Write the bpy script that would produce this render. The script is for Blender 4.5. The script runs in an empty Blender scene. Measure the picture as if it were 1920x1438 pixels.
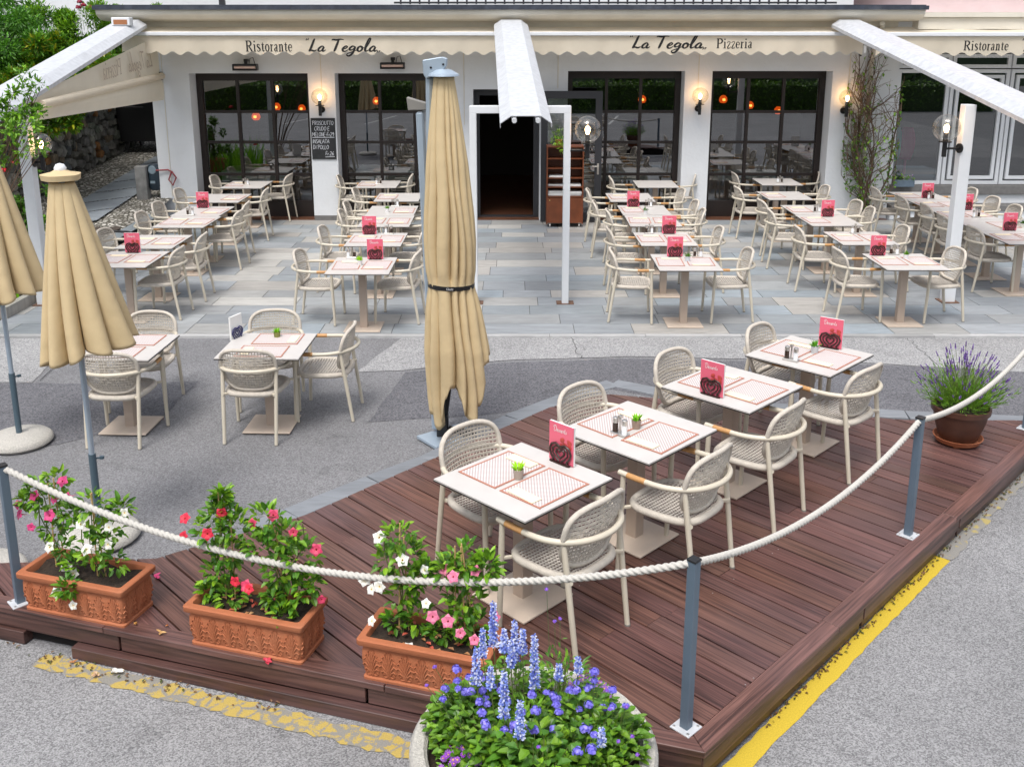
import bpy, bmesh, math, random
from mathutils import Vector, Matrix
R = math.radians
random.seed(7)
S = bpy.context.scene
C = S.collection
# ------------------------------------------------------------------ camera
CF, CCY, CTH, CH = 1827.0, 517.0, R(13.86), 3.325
cc, cs = math.cos(CTH), math.sin(CTH)
cam = bpy.data.objects.new('camera', bpy.data.cameras.new('camera'))
C.objects.link(cam); S.camera = cam
cam.location = (0, 0, CH); cam.rotation_euler = (R(90) - CTH, 0, 0)
cam.data.sensor_width = 36; cam.data.lens = 36 * CF / 1920
cam.data.shift_y = -(719 - CCY) / 1920
cam.data.clip_start = .1; cam.data.clip_end = 500
# ------------------------------------------------------------------ light
W = bpy.data.worlds.new('World'); S.world = W; W.use_nodes = True
wn = W.node_tree.nodes; wl = W.node_tree.links
sky = wn.new('ShaderNodeTexSky'); sky.sky_type = 'NISHITA'; sky.sun_disc = False
sky.sun_elevation = R(68); sky.sun_rotation = R(200)
sky.air_density = 1.0; sky.dust_density = 4.0; sky.ozone_density = 1.0
hs = wn.new('ShaderNodeHueSaturation'); hs.inputs['Saturation'].default_value = .46
wl.new(sky.outputs[0], hs.inputs['Color'])
wn['Background'].inputs[1].default_value = .14
wl.new(hs.outputs[0], wn['Background'].inputs[0])
sl = bpy.data.lights.new('sun', 'SUN'); sl.energy = 1.5; sl.angle = R(20); sl.color = (1, .97, .93)
so = bpy.data.objects.new('sun', sl); C.objects.link(so)
so.rotation_euler = (R(28), 0, R(-20))
S.view_settings.view_transform = 'Standard'; S.view_settings.look = 'None'
S.view_settings.exposure = 0.60
S.view_settings.gamma = 1

# ------------------------------------------------------------------ helpers
def ray(u, v):
    k = (CCY - v) / CF
    return ((u - 960) / CF, cc + cs * k, -cs + cc * k)
def P(u, v, z=0.0):            # point on the level z seen at photo pixel
    r = ray(u, v); t = (z - CH) / r[2]; return Vector((r[0]*t, r[1]*t, z))
def PY(u, v, Y):               # point on the upright plane Y
    r = ray(u, v); t = Y / r[1]; return Vector((r[0]*t, Y, CH + r[2]*t))
def PS(u, v, z0, Y0, k):       # point on a slope z = z0 + k (Y-Y0)
    r = ray(u, v); t = (z0 - k*Y0 - CH) / (r[2] - k*r[1]); return Vector((r[0]*t, r[1]*t, CH + r[2]*t))

class MB:
    def __init__(s): s.v = []; s.f = []; s.c = []; s.uv = {}
    def av(s, p, col=None):
        s.v.append(tuple(p)); s.c.append(col or (1, 1, 1)); return len(s.v) - 1
    def poly(s, pts, col=None):
        s.f.append([s.av(p, col) for p in pts])
    def box(s, c, d, M=None, col=None):
        x, y, z = d[0]/2, d[1]/2, d[2]/2
        ps = [Vector((a, b, e)) for e in (-z, z) for b in (-y, y) for a in (-x, x)]
        if M is not None: ps = [M @ p for p in ps]
        i = [s.av(p + Vector(c), col) for p in ps]
        for q in ((0, 2, 3, 1), (4, 5, 7, 6), (0, 1, 5, 4), (2, 6, 7, 3), (0, 4, 6, 2), (1, 3, 7, 5)):
            s.f.append([i[k] for k in q])
    def prism(s, pts, z0, z1, col=None):   # pts ccw xy
        a = [s.av((p[0], p[1], z0), col) for p in pts]; b = [s.av((p[0], p[1], z1), col) for p in pts]
        n = len(pts); s.f.append(b); s.f.append(a[::-1])
        for i in range(n): j = (i+1) % n; s.f.append([a[i], a[j], b[j], b[i]])
    def tube(s, pts, r, n=8, closed=False, cap=True, col=None, flat=1.0, up=None):
        pts = [Vector(p) for p in pts]; m = len(pts)
        rs = r if isinstance(r, (list, tuple)) else [r]*m
        rings = []; prev = None
        for i, p in enumerate(pts):
            if closed: t = pts[(i+1) % m] - pts[i-1]
            else: t = pts[min(i+1, m-1)] - pts[max(i-1, 0)]
            if t.length < 1e-9: t = Vector((0, 0, 1))
            t.normalize()
            if prev is None:
                a = Vector(up) if up else (Vector((0, 0, 1)) if abs(t.z) < .9 else Vector((1, 0, 0)))
                nx = t.cross(a).normalized()
            else:
                nx = prev - t * prev.dot(t)
                nx = nx.normalized() if nx.length > 1e-6 else t.orthogonal().normalized()
            prev = nx; ny = nx.cross(t)
            rings.append([s.av(p + nx*rs[i]*math.cos(2*math.pi*(k+.5)/n) + ny*rs[i]*flat*math.sin(2*math.pi*(k+.5)/n), col) for k in range(n)])
        for i in range(m if closed else m-1):
            A = rings[i]; B = rings[(i+1) % m]
            for k in range(n): j = (k+1) % n; s.f.append([A[k], B[k], B[j], A[j]])
        if cap and not closed:
            s.f.append(rings[0]); s.f.append(rings[-1][::-1])
    def lathe(s, prof, n=24, o=(0, 0, 0), col=None, M=None, fn=None):
        rings = []
        for (r, z) in prof:
            ring = []
            for k in range(n):
                a = 2*math.pi*k/n; rr = r
                if fn: rr = r * fn(a, z)
                p = Vector((rr*math.cos(a), rr*math.sin(a), z))
                if M is not None: p = M @ p
                ring.append(s.av(p + Vector(o), col))
            rings.append(ring)
        for A, B in zip(rings, rings[1:]):
            for k in range(n): j = (k+1) % n; s.f.append([A[k], A[j], B[j], B[k]])
        if prof[0][0] > 1e-4: s.f.append(rings[0][::-1])
        if prof[-1][0] > 1e-4: s.f.append(rings[-1])
    def grid(s, fn, nu, nv, col=None, closeu=False):
        g = []
        for j in range(nv+1):
            g.append([s.av(fn(i/nu, j/nv), col(i/nu, j/nv) if callable(col) else col) for i in range(nu + (0 if closeu else 1))])
        w = len(g[0])
        for j in range(nv):
            for i in range(nu):
                k = (i+1) % w if closeu else i+1
                s.f.append([g[j][i], g[j][k], g[j+1][k], g[j+1][i]])
    def build(s, name, m, parent=None, smooth=None, bevel=0, loc=None, rz=0):
        me = bpy.data.meshes.new(name)
        me.from_pydata(s.v, [], s.f)
        at = me.color_attributes.new('col', 'FLOAT_COLOR', 'POINT')
        buf = []
        for c in s.c: buf += [c[0], c[1], c[2], 1]
        at.data.foreach_set('color', buf)
        me.validate()
        if bevel:
            bm = bmesh.new(); bm.from_mesh(me)
            bmesh.ops.bevel(bm, geom=list(bm.edges), offset=bevel, segments=1, affect='EDGES', clamp_overlap=True)
            bm.to_mesh(me); bm.free()
        if isinstance(m, (list, tuple)):
            for q in m: me.materials.append(q)
        else: me.materials.append(m)
        if smooth is not None:
            me.shade_smooth(); me.set_sharp_from_angle(angle=R(smooth))
        o = bpy.data.objects.new(name, me); C.objects.link(o)
        if parent: o.parent = parent
        if loc: o.location = loc
        o.rotation_euler.z = rz
        return o

def tag(o, label=None, cat=None, group=None, kind=None):
    if label: o['label'] = label
    if cat: o['category'] = cat
    if group: o['group'] = group
    if kind: o['kind'] = kind
    return o
def empty(name, loc=(0, 0, 0), rz=0, label=None, cat=None, group=None):
    o = bpy.data.objects.new(name, None); C.objects.link(o)
    o.location = loc; o.rotation_euler.z = rz; o.empty_display_size = .1
    return tag(o, label, cat, group)
def copy_tree(o, loc=None, rz=None, parent=None):
    c = o.copy(); C.objects.link(c)
    if parent is not None: c.parent = parent
    for k in [x for x in KIDS.get(o.name, o.children)]: copy_tree(k, parent=c)
    if loc is not None: c.location = loc
    if rz is not None: c.rotation_euler.z = rz
    return c
KIDS = {}

# ------------------------------------------------------------------ materials
MATS = {}
def mat(name, col, rough=.6, attr=False, var=0., vs=8., bump=0., bs=60., bd=.01, metal=0., spec=.5, trans=0., emit=0., sheen=0, dirt=0., dcol=(.1, .08, .06), coord='Object'):
    m = bpy.data.materials.new(name); m.use_nodes = True; MATS[name] = m
    n = m.node_tree.nodes; l = m.node_tree.links; b = n['Principled BSDF']
    b.inputs['Roughness'].default_value = rough; b.inputs['Metallic'].default_value = metal
    b.inputs['Specular IOR Level'].default_value = spec
    b.inputs['Base Color'].default_value = (*col, 1)
    tc = n.new('ShaderNodeTexCoord'); cur = None
    if var or attr or dirt:
        rgb = n.new('ShaderNodeRGB'); rgb.outputs[0].default_value = (*col, 1); cur = rgb.outputs[0]
    if var:
        t = n.new('ShaderNodeTexNoise'); t.inputs['Scale'].default_value = vs; t.inputs['Detail'].default_value = 6
        l.new(tc.outputs[coord], t.inputs['Vector'])
        mr = n.new('ShaderNodeMapRange'); mr.inputs[1].default_value = .25; mr.inputs[2].default_value = .75
        mr.inputs[3].default_value = 1 - var; mr.inputs[4].default_value = 1 + var
        l.new(t.outputs['Fac'], mr.inputs[0])
        mx = n.new('ShaderNodeVectorMath'); mx.operation = 'SCALE'
        l.new(cur, mx.inputs[0]); l.new(mr.outputs[0], mx.inputs['Scale']); cur = mx.outputs[0]
    if attr:
        a = n.new('ShaderNodeAttribute'); a.attribute_name = 'col'
        mx = n.new('ShaderNodeVectorMath'); mx.operation = 'MULTIPLY'
        l.new(cur, mx.inputs[0]); l.new(a.outputs['Color'], mx.inputs[1]); cur = mx.outputs[0]
    if dirt:
        t = n.new('ShaderNodeTexNoise'); t.inputs['Scale'].default_value = 2.3; t.inputs['Detail'].default_value = 9; t.inputs['Roughness'].default_value = .7
        l.new(tc.outputs[coord], t.inputs['Vector'])
        mr = n.new('ShaderNodeMapRange'); mr.inputs[1].default_value = .5; mr.inputs[2].default_value = .75
        mr.inputs[3].default_value = 0; mr.inputs[4].default_value = dirt
        l.new(t.outputs['Fac'], mr.inputs[0])
        mm = n.new('ShaderNodeMix'); mm.data_type = 'RGBA'; mm.inputs[7].default_value = (*dcol, 1)
        l.new(mr.outputs[0], mm.inputs[0]); l.new(cur, mm.inputs[6]); cur = mm.outputs[2]
    if cur is not None: l.new(cur, b.inputs['Base Color'])
    if bump:
        t = n.new('ShaderNodeTexNoise'); t.inputs['Scale'].default_value = bs; t.inputs['Detail'].default_value = 5
        l.new(tc.outputs[coord], t.inputs['Vector'])
        bp = n.new('ShaderNodeBump'); bp.inputs['Strength'].default_value = bump; bp.inputs['Distance'].default_value = bd
        l.new(t.outputs['Fac'], bp.inputs['Height']); l.new(bp.outputs[0], b.inputs['Normal'])
    if trans:
        tr = n.new('ShaderNodeBsdfTranslucent'); ms = n.new('ShaderNodeMixShader'); ms.inputs[0].default_value = trans
        if cur is not None: l.new(cur, tr.inputs[0])
        else: tr.inputs[0].default_value = (*col, 1)
        l.new(b.outputs[0], ms.inputs[1]); l.new(tr.outputs[0], ms.inputs[2]); l.new(ms.outputs[0], n['Material Output'].inputs[0])
    if emit:
        b.inputs['Emission Color'].default_value = (*col, 1); b.inputs['Emission Strength'].default_value = emit
    return m
def nodes(m): return m.node_tree.nodes, m.node_tree.links, m.node_tree.nodes['Principled BSDF']

# glass panes: partly mirror, partly see-through
def glass(name, tint=(.8, .85, .85), mirror=.3, rough=.0):
    m = bpy.data.materials.new(name); m.use_nodes = True; n = m.node_tree.nodes; l = m.node_tree.links
    n.remove(n['Principled BSDF'])
    g = n.new('ShaderNodeBsdfGlossy'); g.inputs['Roughness'].default_value = rough; g.inputs[0].default_value = (.95, .97, 1, 1)
    t = n.new('ShaderNodeBsdfTransparent'); t.inputs[0].default_value = (*tint, 1)
    lw = n.new('ShaderNodeLayerWeight'); lw.inputs[0].default_value = .35
    mr = n.new('ShaderNodeMapRange'); mr.inputs[3].default_value = mirror; mr.inputs[4].default_value = 1
    mx = n.new('ShaderNodeMixShader')
    l.new(lw.outputs['Fresnel'], mr.inputs[0]); l.new(mr.outputs[0], mx.inputs[0])
    l.new(t.outputs[0], mx.inputs[1]); l.new(g.outputs[0], mx.inputs[2]); l.new(mx.outputs[0], n['Material Output'].inputs[0])
    return m
M_glass = glass('window_glass', (.5, .56, .54), .17)
def globe_mat():
    m = bpy.data.materials.new('globe_glass'); m.use_nodes = True; n = m.node_tree.nodes; l = m.node_tree.links
    n.remove(n['Principled BSDF'])
    g = n.new('ShaderNodeBsdfGlossy'); g.inputs['Roughness'].default_value = .03
    t = n.new('ShaderNodeBsdfTransparent'); t.inputs[0].default_value = (.95, .93, .88, 1)
    lw = n.new('ShaderNodeLayerWeight'); lw.inputs[0].default_value = .5
    mr = n.new('ShaderNodeMapRange'); mr.inputs[1].default_value = 0; mr.inputs[2].default_value = 1; mr.inputs[3].default_value = .05; mr.inputs[4].default_value = .42
    mx = n.new('ShaderNodeMixShader')
    l.new(lw.outputs['Facing'], mr.inputs[0]); l.new(mr.outputs[0], mx.inputs[0])
    l.new(t.outputs[0], mx.inputs[1]); l.new(g.outputs[0], mx.inputs[2]); l.new(mx.outputs[0], n['Material Output'].inputs[0])
    return m
M_globe = globe_mat()

M_leg = mat('cream_powder_coat', (.60, .545, .44), .42, var=.04)
M_rope = mat('greige_cord', (.56, .51, .44), .8, var=.10, vs=25, bump=.35, bs=220)
M_ropes = mat('greige_cord_seat', (.50, .46, .41), .82, var=.12, vs=25, bump=.4, bs=220)
M_teak = mat('teak', (.50, .265, .10), .5, var=.22, vs=30)
M_foot = mat('grey_plastic_glide', (.22, .21, .19), .6)
M_top = mat('pale_laminate', (.57, .545, .52), .38, var=.05, vs=9, dirt=.12, dcol=(.5, .46, .42))
M_core = mat('black_core', (.025, .022, .02), .5)
M_tpost = mat('taupe_post', (.48, .385, .31), .45, var=.03)
M_tbase = mat('sand_base', (.58, .48, .39), .5, var=.05, vs=12)
M_white = mat('white_paint_metal', (.72, .74, .76), .45, var=.03, dirt=.10, dcol=(.45, .42, .38))
M_galv = mat('galvanised_steel', (.62, .64, .67), .45, metal=.25, var=.13, vs=14, dirt=.35, dcol=(.42, .43, .45))
M_wall = mat('white_render', (.72, .74, .76), .9, var=.03, vs=3, bump=.5, bs=18, dirt=.10, dcol=(.55, .52, .46))
M_eave = mat('cream_eave', (.70, .66, .57), .75, var=.06, vs=3, dirt=.22, dcol=(.42, .36, .26))
M_dark = mat('dark_brown_frame', (.018, .011, .009), .45)
M_grey = mat('anthracite_frame', (.030, .031, .036), .45)
M_black = mat('black_metal', (.012, .012, .013), .4)
M_blue = mat('blue_grey_paint', (.105, .145, .19), .42, var=.08, vs=6)
M_bluepl = mat('pale_blue_alu', (.40, .48, .56), .35, metal=.35, var=.05)
M_canvas = mat('sand_canvas', (.64, .50, .29), .88, var=.06, vs=2.2, bump=.6, bs=5, bd=.022, trans=.12, dirt=.08, dcol=(.42, .31, .17))
M_awn = mat('cream_awning_cloth', (.82, .74, .60), .85, var=.03, vs=3, trans=.34, dirt=.10, dcol=(.45, .35, .22))
M_ink = mat('black_lettering', (.012, .011, .010), .7)
M_terra = mat('terracotta', (.40, .130, .055), .82, var=.10, vs=7, bump=.2, bs=90, dirt=.28, dcol=(.60, .33, .20))
M_soil = mat('potting_soil', (.030, .019, .012), .95, var=.5, vs=60, bump=1., bs=70)
M_leaf = mat('leaf_green', (.125, .270, .020), .42, attr=True, trans=.25)
M_stem = mat('stem_green', (.12, .16, .04), .6)
M_bark = mat('bark', (.13, .085, .055), .85, var=.2, vs=20)
M_bamboo = mat('bamboo_cane', (.55, .36, .16), .6, var=.15, vs=20)
M_fpink = mat('petal', (1, 1, 1), .55, attr=True, trans=.2)
M_conc = mat('exposed_aggregate_concrete', (.47, .45, .41), .9, var=.22, vs=90, bump=.8, bs=110, dirt=.2, dcol=(.25, .24, .2))
M_slate = mat('grey_stone_ledge', (.16, .155, .15), .75, var=.2, vs=12)
M_paper = mat('white_paper', (.80, .80, .78), .7)
M_napkin = mat('cream_card', (.86, .74, .53), .7)
M_cordw = mat('white_rope', (.52, .50, .46), .85, bump=.3, bs=150)
M_pinkm = mat('pink_cover', (.72, .13, .20), .35)
M_choc = mat('brown_metal', (.035, .014, .012), .4)
M_steel = mat('brushed_steel', (.60, .58, .55), .28, metal=.9)
M_pepper = mat('peppercorn_glass', (.035, .02, .014), .15)
M_salt = mat('salt_glass', (.80, .82, .84), .15)
M_bulb = mat('bulb', (1, .62, .28), .4, emit=16)
M_orange = mat('orange_lamp', (1, .10, .008), .4, emit=.9)
M_yb = mat('yellow_bulb', (1, .42, .08), .4, emit=3)
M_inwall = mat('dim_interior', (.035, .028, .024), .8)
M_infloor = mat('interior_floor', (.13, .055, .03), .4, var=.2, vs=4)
M_wood = mat('cherry_wood', (.16, .045, .016), .4, var=.3, vs=6)
M_rubber = mat('black_rubber', (.015, .015, .016), .55)

# wood deck
def deck_mat(name, rot):
    M_deck = bpy.data.materials.new(name); M_deck.use_nodes = True
    n, l, b = nodes(M_deck)
    tc = n.new('ShaderNodeTexCoord'); mp = n.new('ShaderNodeMapping'); mp.inputs['Rotation'].default_value = (0, 0, R(rot))
    mp2 = n.new('ShaderNodeMapping'); mp2.inputs['Scale'].default_value = (1.2, 55, 20)
    l.new(tc.outputs['Object'], mp.inputs[0]); l.new(mp.outputs[0], mp2.inputs[0])
    at = n.new('ShaderNodeAttribute'); at.attribute_name = 'col'
    vm = n.new('ShaderNodeVectorMath'); vm.operation = 'ADD'
    sc = n.new('ShaderNodeVectorMath'); sc.operation = 'SCALE'; sc.inputs['Scale'].default_value = 37
    l.new(at.outputs['Color'], sc.inputs[0]); l.new(mp2.outputs[0], vm.inputs[0]); l.new(sc.outputs[0], vm.inputs[1])
    t = n.new('ShaderNodeTexNoise'); t.inputs['Scale'].default_value = 1.4; t.inputs['Detail'].default_value = 8; t.inputs['Distortion'].default_value = .8
    l.new(vm.outputs[0], t.inputs['Vector'])
    cr = n.new('ShaderNodeValToRGB'); e = cr.color_ramp.elements
    e[0].position = .32; e[0].color = (.040, .018, .014, 1); e[1].position = .69; e[1].color = (.175, .086, .068, 1)
    l.new(t.outputs['Fac'], cr.inputs[0])
    t2 = n.new('ShaderNodeTexNoise'); t2.inputs['Scale'].default_value = .9; t2.inputs['Detail'].default_value = 5
    l.new(tc.outputs['Object'], t2.inputs['Vector'])
    mx = n.new('ShaderNodeVectorMath'); mx.operation = 'MULTIPLY'
    l.new(cr.outputs[0], mx.inputs[0]); l.new(at.outputs['Color'], mx.inputs[1])
    mm = n.new('ShaderNodeMix'); mm.data_type = 'RGBA'; mm.inputs[7].default_value = (.19, .125, .135, 1)
    mr = n.new('ShaderNodeMapRange'); mr.inputs[1].default_value = .45; mr.inputs[2].default_value = .75; mr.inputs[3].default_value = 0; mr.inputs[4].default_value = .38
    l.new(t2.outputs['Fac'], mr.inputs[0]); l.new(mr.outputs[0], mm.inputs[0]); l.new(mx.outputs[0], mm.inputs[6])
    l.new(mm.outputs[2], b.inputs['Base Color'])
    mr2 = n.new('ShaderNodeMapRange'); mr2.inputs[3].default_value = .55; mr2.inputs[4].default_value = .30
    l.new(t2.outputs['Fac'], mr2.inputs[0]); l.new(mr2.outputs[0], b.inputs['Roughness'])
    bp = n.new('ShaderNodeBump'); bp.inputs['Strength'].default_value = .35; bp.inputs['Distance'].default_value = .004
    l.new(t.outputs['Fac'], bp.inputs['Height']); l.new(bp.outputs[0], b.inputs['Normal'])
    return M_deck
M_deck = deck_mat('deck_board', 46); M_deckR = deck_mat('deck_border_side', -46); M_deckF = deck_mat('deck_border_front', 17)

def asphalt(name, dark, light, scale=95, patch=.12):
    m = bpy.data.materials.new(name); m.use_nodes = True; n, l, b = nodes(m)
    tc = n.new('ShaderNodeTexCoord')
    v = n.new('ShaderNodeTexVoronoi'); v.inputs['Scale'].default_value = scale; v.inputs['Randomness'].default_value = 1
    l.new(tc.outputs['Object'], v.inputs['Vector'])
    bw = n.new('ShaderNodeSeparateColor'); l.new(v.outputs['Color'], bw.inputs[0])
    t = n.new('ShaderNodeTexNoise'); t.inputs['Scale'].default_value = 260; t.inputs['Detail'].default_value = 3
    l.new(tc.outputs['Object'], t.inputs['Vector'])
    ad = n.new('ShaderNodeMath'); ad.operation = 'MULTIPLY_ADD'; ad.inputs[1].default_value = .62; ad.inputs[2].default_value = 0
    l.new(bw.outputs[0], ad.inputs[0])
    ad2 = n.new('ShaderNodeMath'); ad2.operation = 'MULTIPLY_ADD'; ad2.inputs[1].default_value = .7
    l.new(t.outputs['Fac'], ad2.inputs[0]); l.new(ad.outputs[0], ad2.inputs[2])
    cr = n.new('ShaderNodeValToRGB'); e = cr.color_ramp.elements
    e[0].position = .32; e[0].color = (*dark, 1); e[1].position = .92; e[1].color = (*light, 1)
    l.new(ad2.outputs[0], cr.inputs[0])
    t2 = n.new('ShaderNodeTexNoise'); t2.inputs['Scale'].default_value = .8; t2.inputs['Detail'].default_value = 8; t2.inputs['Roughness'].default_value = .65
    l.new(tc.outputs['Object'], t2.inputs['Vector'])
    mr = n.new('ShaderNodeMapRange'); mr.inputs[1].default_value = .3; mr.inputs[2].default_value = .7; mr.inputs[3].default_value = 1 - patch; mr.inputs[4].default_value = 1 + patch
    l.new(t2.outputs['Fac'], mr.inputs[0])
    sc = n.new('ShaderNodeVectorMath'); sc.operation = 'SCALE'; l.new(cr.outputs[0], sc.inputs[0]); l.new(mr.outputs[0], sc.inputs['Scale'])
    t4 = n.new('ShaderNodeTexNoise'); t4.inputs['Scale'].default_value = 3.1; t4.inputs['Detail'].default_value = 6; t4.inputs['Roughness'].default_value = .7; t4.inputs['Distortion'].default_value = .6
    l.new(tc.outputs['Object'], t4.inputs['Vector'])
    mr4 = n.new('ShaderNodeMapRange'); mr4.inputs[1].default_value = .58; mr4.inputs[2].default_value = .74; mr4.inputs[3].default_value = 1; mr4.inputs[4].default_value = .66
    l.new(t4.outputs['Fac'], mr4.inputs[0])
    sc4 = n.new('ShaderNodeVectorMath'); sc4.operation = 'SCALE'; l.new(sc.outputs[0], sc4.inputs[0]); l.new(mr4.outputs[0], sc4.inputs['Scale']); sc = sc4
    l.new(sc.outputs[0], b.inputs['Base Color']); b.inputs['Roughness'].default_value = .85
    bp = n.new('ShaderNodeBump'); bp.inputs['Strength'].default_value = .7; bp.inputs['Distance'].default_value = .006
    l.new(ad2.outputs[0], bp.inputs['Height']); l.new(bp.outputs[0], b.inputs['Normal'])
    return m
M_asph = asphalt('asphalt', (.115, .115, .12), (.255, .255, .265), 120)
M_asph2 = asphalt('coarse_bright_asphalt', (.12, .12, .125), (.35, .35, .355), 150, .16)
M_asphd = asphalt('dark_asphalt_patch', (.06, .06, .068), (.185, .185, .20))
M_asphp = asphalt('pale_asphalt', (.17, .17, .175), (.42, .42, .42))
M_cobble = bpy.data.materials.new('cobbles'); M_cobble.use_nodes = True
def cob():
    n, l, b = nodes(M_cobble)
    tc = n.new('ShaderNodeTexCoord')
    v = n.new('ShaderNodeTexVoronoi'); v.inputs['Scale'].default_value = 14; l.new(tc.outputs['Object'], v.inputs['Vector'])
    v2 = n.new('ShaderNodeTexVoronoi'); v2.feature = 'DISTANCE_TO_EDGE'; v2.inputs['Scale'].default_value = 14; l.new(tc.outputs['Object'], v2.inputs['Vector'])
    sc = n.new('ShaderNodeSeparateColor'); l.new(v.outputs['Color'], sc.inputs[0])
    cr = n.new('ShaderNodeValToRGB'); e = cr.color_ramp.elements
    e[0].position = .1; e[0].color = (.24, .22, .19, 1); e[1].position = .9; e[1].color = (.75, .72, .66, 1)
    l.new(sc.outputs[0], cr.inputs[0])
    mr = n.new('ShaderNodeMapRange'); mr.inputs[1].default_value = .0; mr.inputs[2].default_value = .22
    l.new(v2.outputs['Distance'], mr.inputs[0])
    mm = n.new('ShaderNodeMix'); mm.data_type = 'RGBA'; mm.inputs[6].default_value = (.07, .065, .04, 1)
    l.new(mr.outputs[0], mm.inputs[0]); l.new(cr.outputs[0], mm.inputs[7]); l.new(mm.outputs[2], b.inputs['Base Color'])
    bp = n.new('ShaderNodeBump'); bp.inputs['Strength'].default_value = 1; bp.inputs['Distance'].default_value = .03
    l.new(mr.outputs[0], bp.inputs['Height']); l.new(bp.outputs[0], b.inputs['Normal']); b.inputs['Roughness'].default_value = .8
cob()
M_rubble = bpy.data.materials.new('rubble_stone'); M_rubble.use_nodes = True
def rub():
    n, l, b = nodes(M_rubble)
    at = n.new('ShaderNodeAttribute'); at.attribute_name = 'col'
    tc = n.new('ShaderNodeTexCoord'); t = n.new('ShaderNodeTexNoise'); t.inputs['Scale'].default_value = 9; t.inputs['Detail'].default_value = 8
    l.new(tc.outputs['Object'], t.inputs['Vector'])
    mr = n.new('ShaderNodeMapRange'); mr.inputs[1].default_value = .3; mr.inputs[2].default_value = .7; mr.inputs[3].default_value = .55; mr.inputs[4].default_value = 1.4
    l.new(t.outputs['Fac'], mr.inputs[0])
    sc = n.new('ShaderNodeVectorMath'); sc.operation = 'SCALE'; l.new(at.outputs['Color'], sc.inputs[0]); l.new(mr.outputs[0], sc.inputs['Scale'])
    l.new(sc.outputs[0], b.inputs['Base Color']); b.inputs['Roughness'].default_value = .9
    bp = n.new('ShaderNodeBump'); bp.inputs['Strength'].default_value = .8; bp.inputs['Distance'].default_value = .02
    l.new(t.outputs['Fac'], bp.inputs['Height']); l.new(bp.outputs[0], b.inputs['Normal'])
rub()
M_slab = bpy.data.materials.new('slate_slab'); M_slab.use_nodes = True
def slab():
    n, l, b = nodes(M_slab)
    at = n.new('ShaderNodeAttribute'); at.attribute_name = 'col'
    tc = n.new('ShaderNodeTexCoord'); mp = n.new('ShaderNodeMapping'); mp.inputs['Scale'].default_value = (1.3, 7, 1)
    ad = n.new('ShaderNodeVectorMath'); ad.operation = 'MULTIPLY_ADD'; ad.inputs[1].default_value = (31, 17, 5)
    l.new(tc.outputs['Object'], mp.inputs[0]); l.new(at.outputs['Color'], ad.inputs[0]); l.new(mp.outputs[0], ad.inputs[2])
    t = n.new('ShaderNodeTexNoise'); t.inputs['Scale'].default_value = 2.2; t.inputs['Detail'].default_value = 10; t.inputs['Roughness'].default_value = .62; t.inputs['Distortion'].default_value = .9
    l.new(ad.outputs[0], t.inputs['Vector'])
    mr = n.new('ShaderNodeMapRange'); mr.inputs[1].default_value = .3; mr.inputs[2].default_value = .7; mr.inputs[3].default_value = .80; mr.inputs[4].default_value = 1.2
    l.new(t.outputs['Fac'], mr.inputs[0])
    sc = n.new('ShaderNodeVectorMath'); sc.operation = 'SCALE'; l.new(at.outputs['Color'], sc.inputs[0]); l.new(mr.outputs[0], sc.inputs['Scale'])
    l.new(sc.outputs[0], b.inputs['Base Color'])
    mr2 = n.new('ShaderNodeMapRange'); mr2.inputs[3].default_value = .35; mr2.inputs[4].default_value = .62
    l.new(t.outputs['Fac'], mr2.inputs[0]); l.new(mr2.outputs[0], b.inputs['Roughness'])
    bp = n.new('ShaderNodeBump'); bp.inputs['Strength'].default_value = .3; bp.inputs['Distance'].default_value = .004
    l.new(t.outputs['Fac'], bp.inputs['Height']); l.new(bp.outputs[0], b.inputs['Normal'])
slab()
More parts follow.
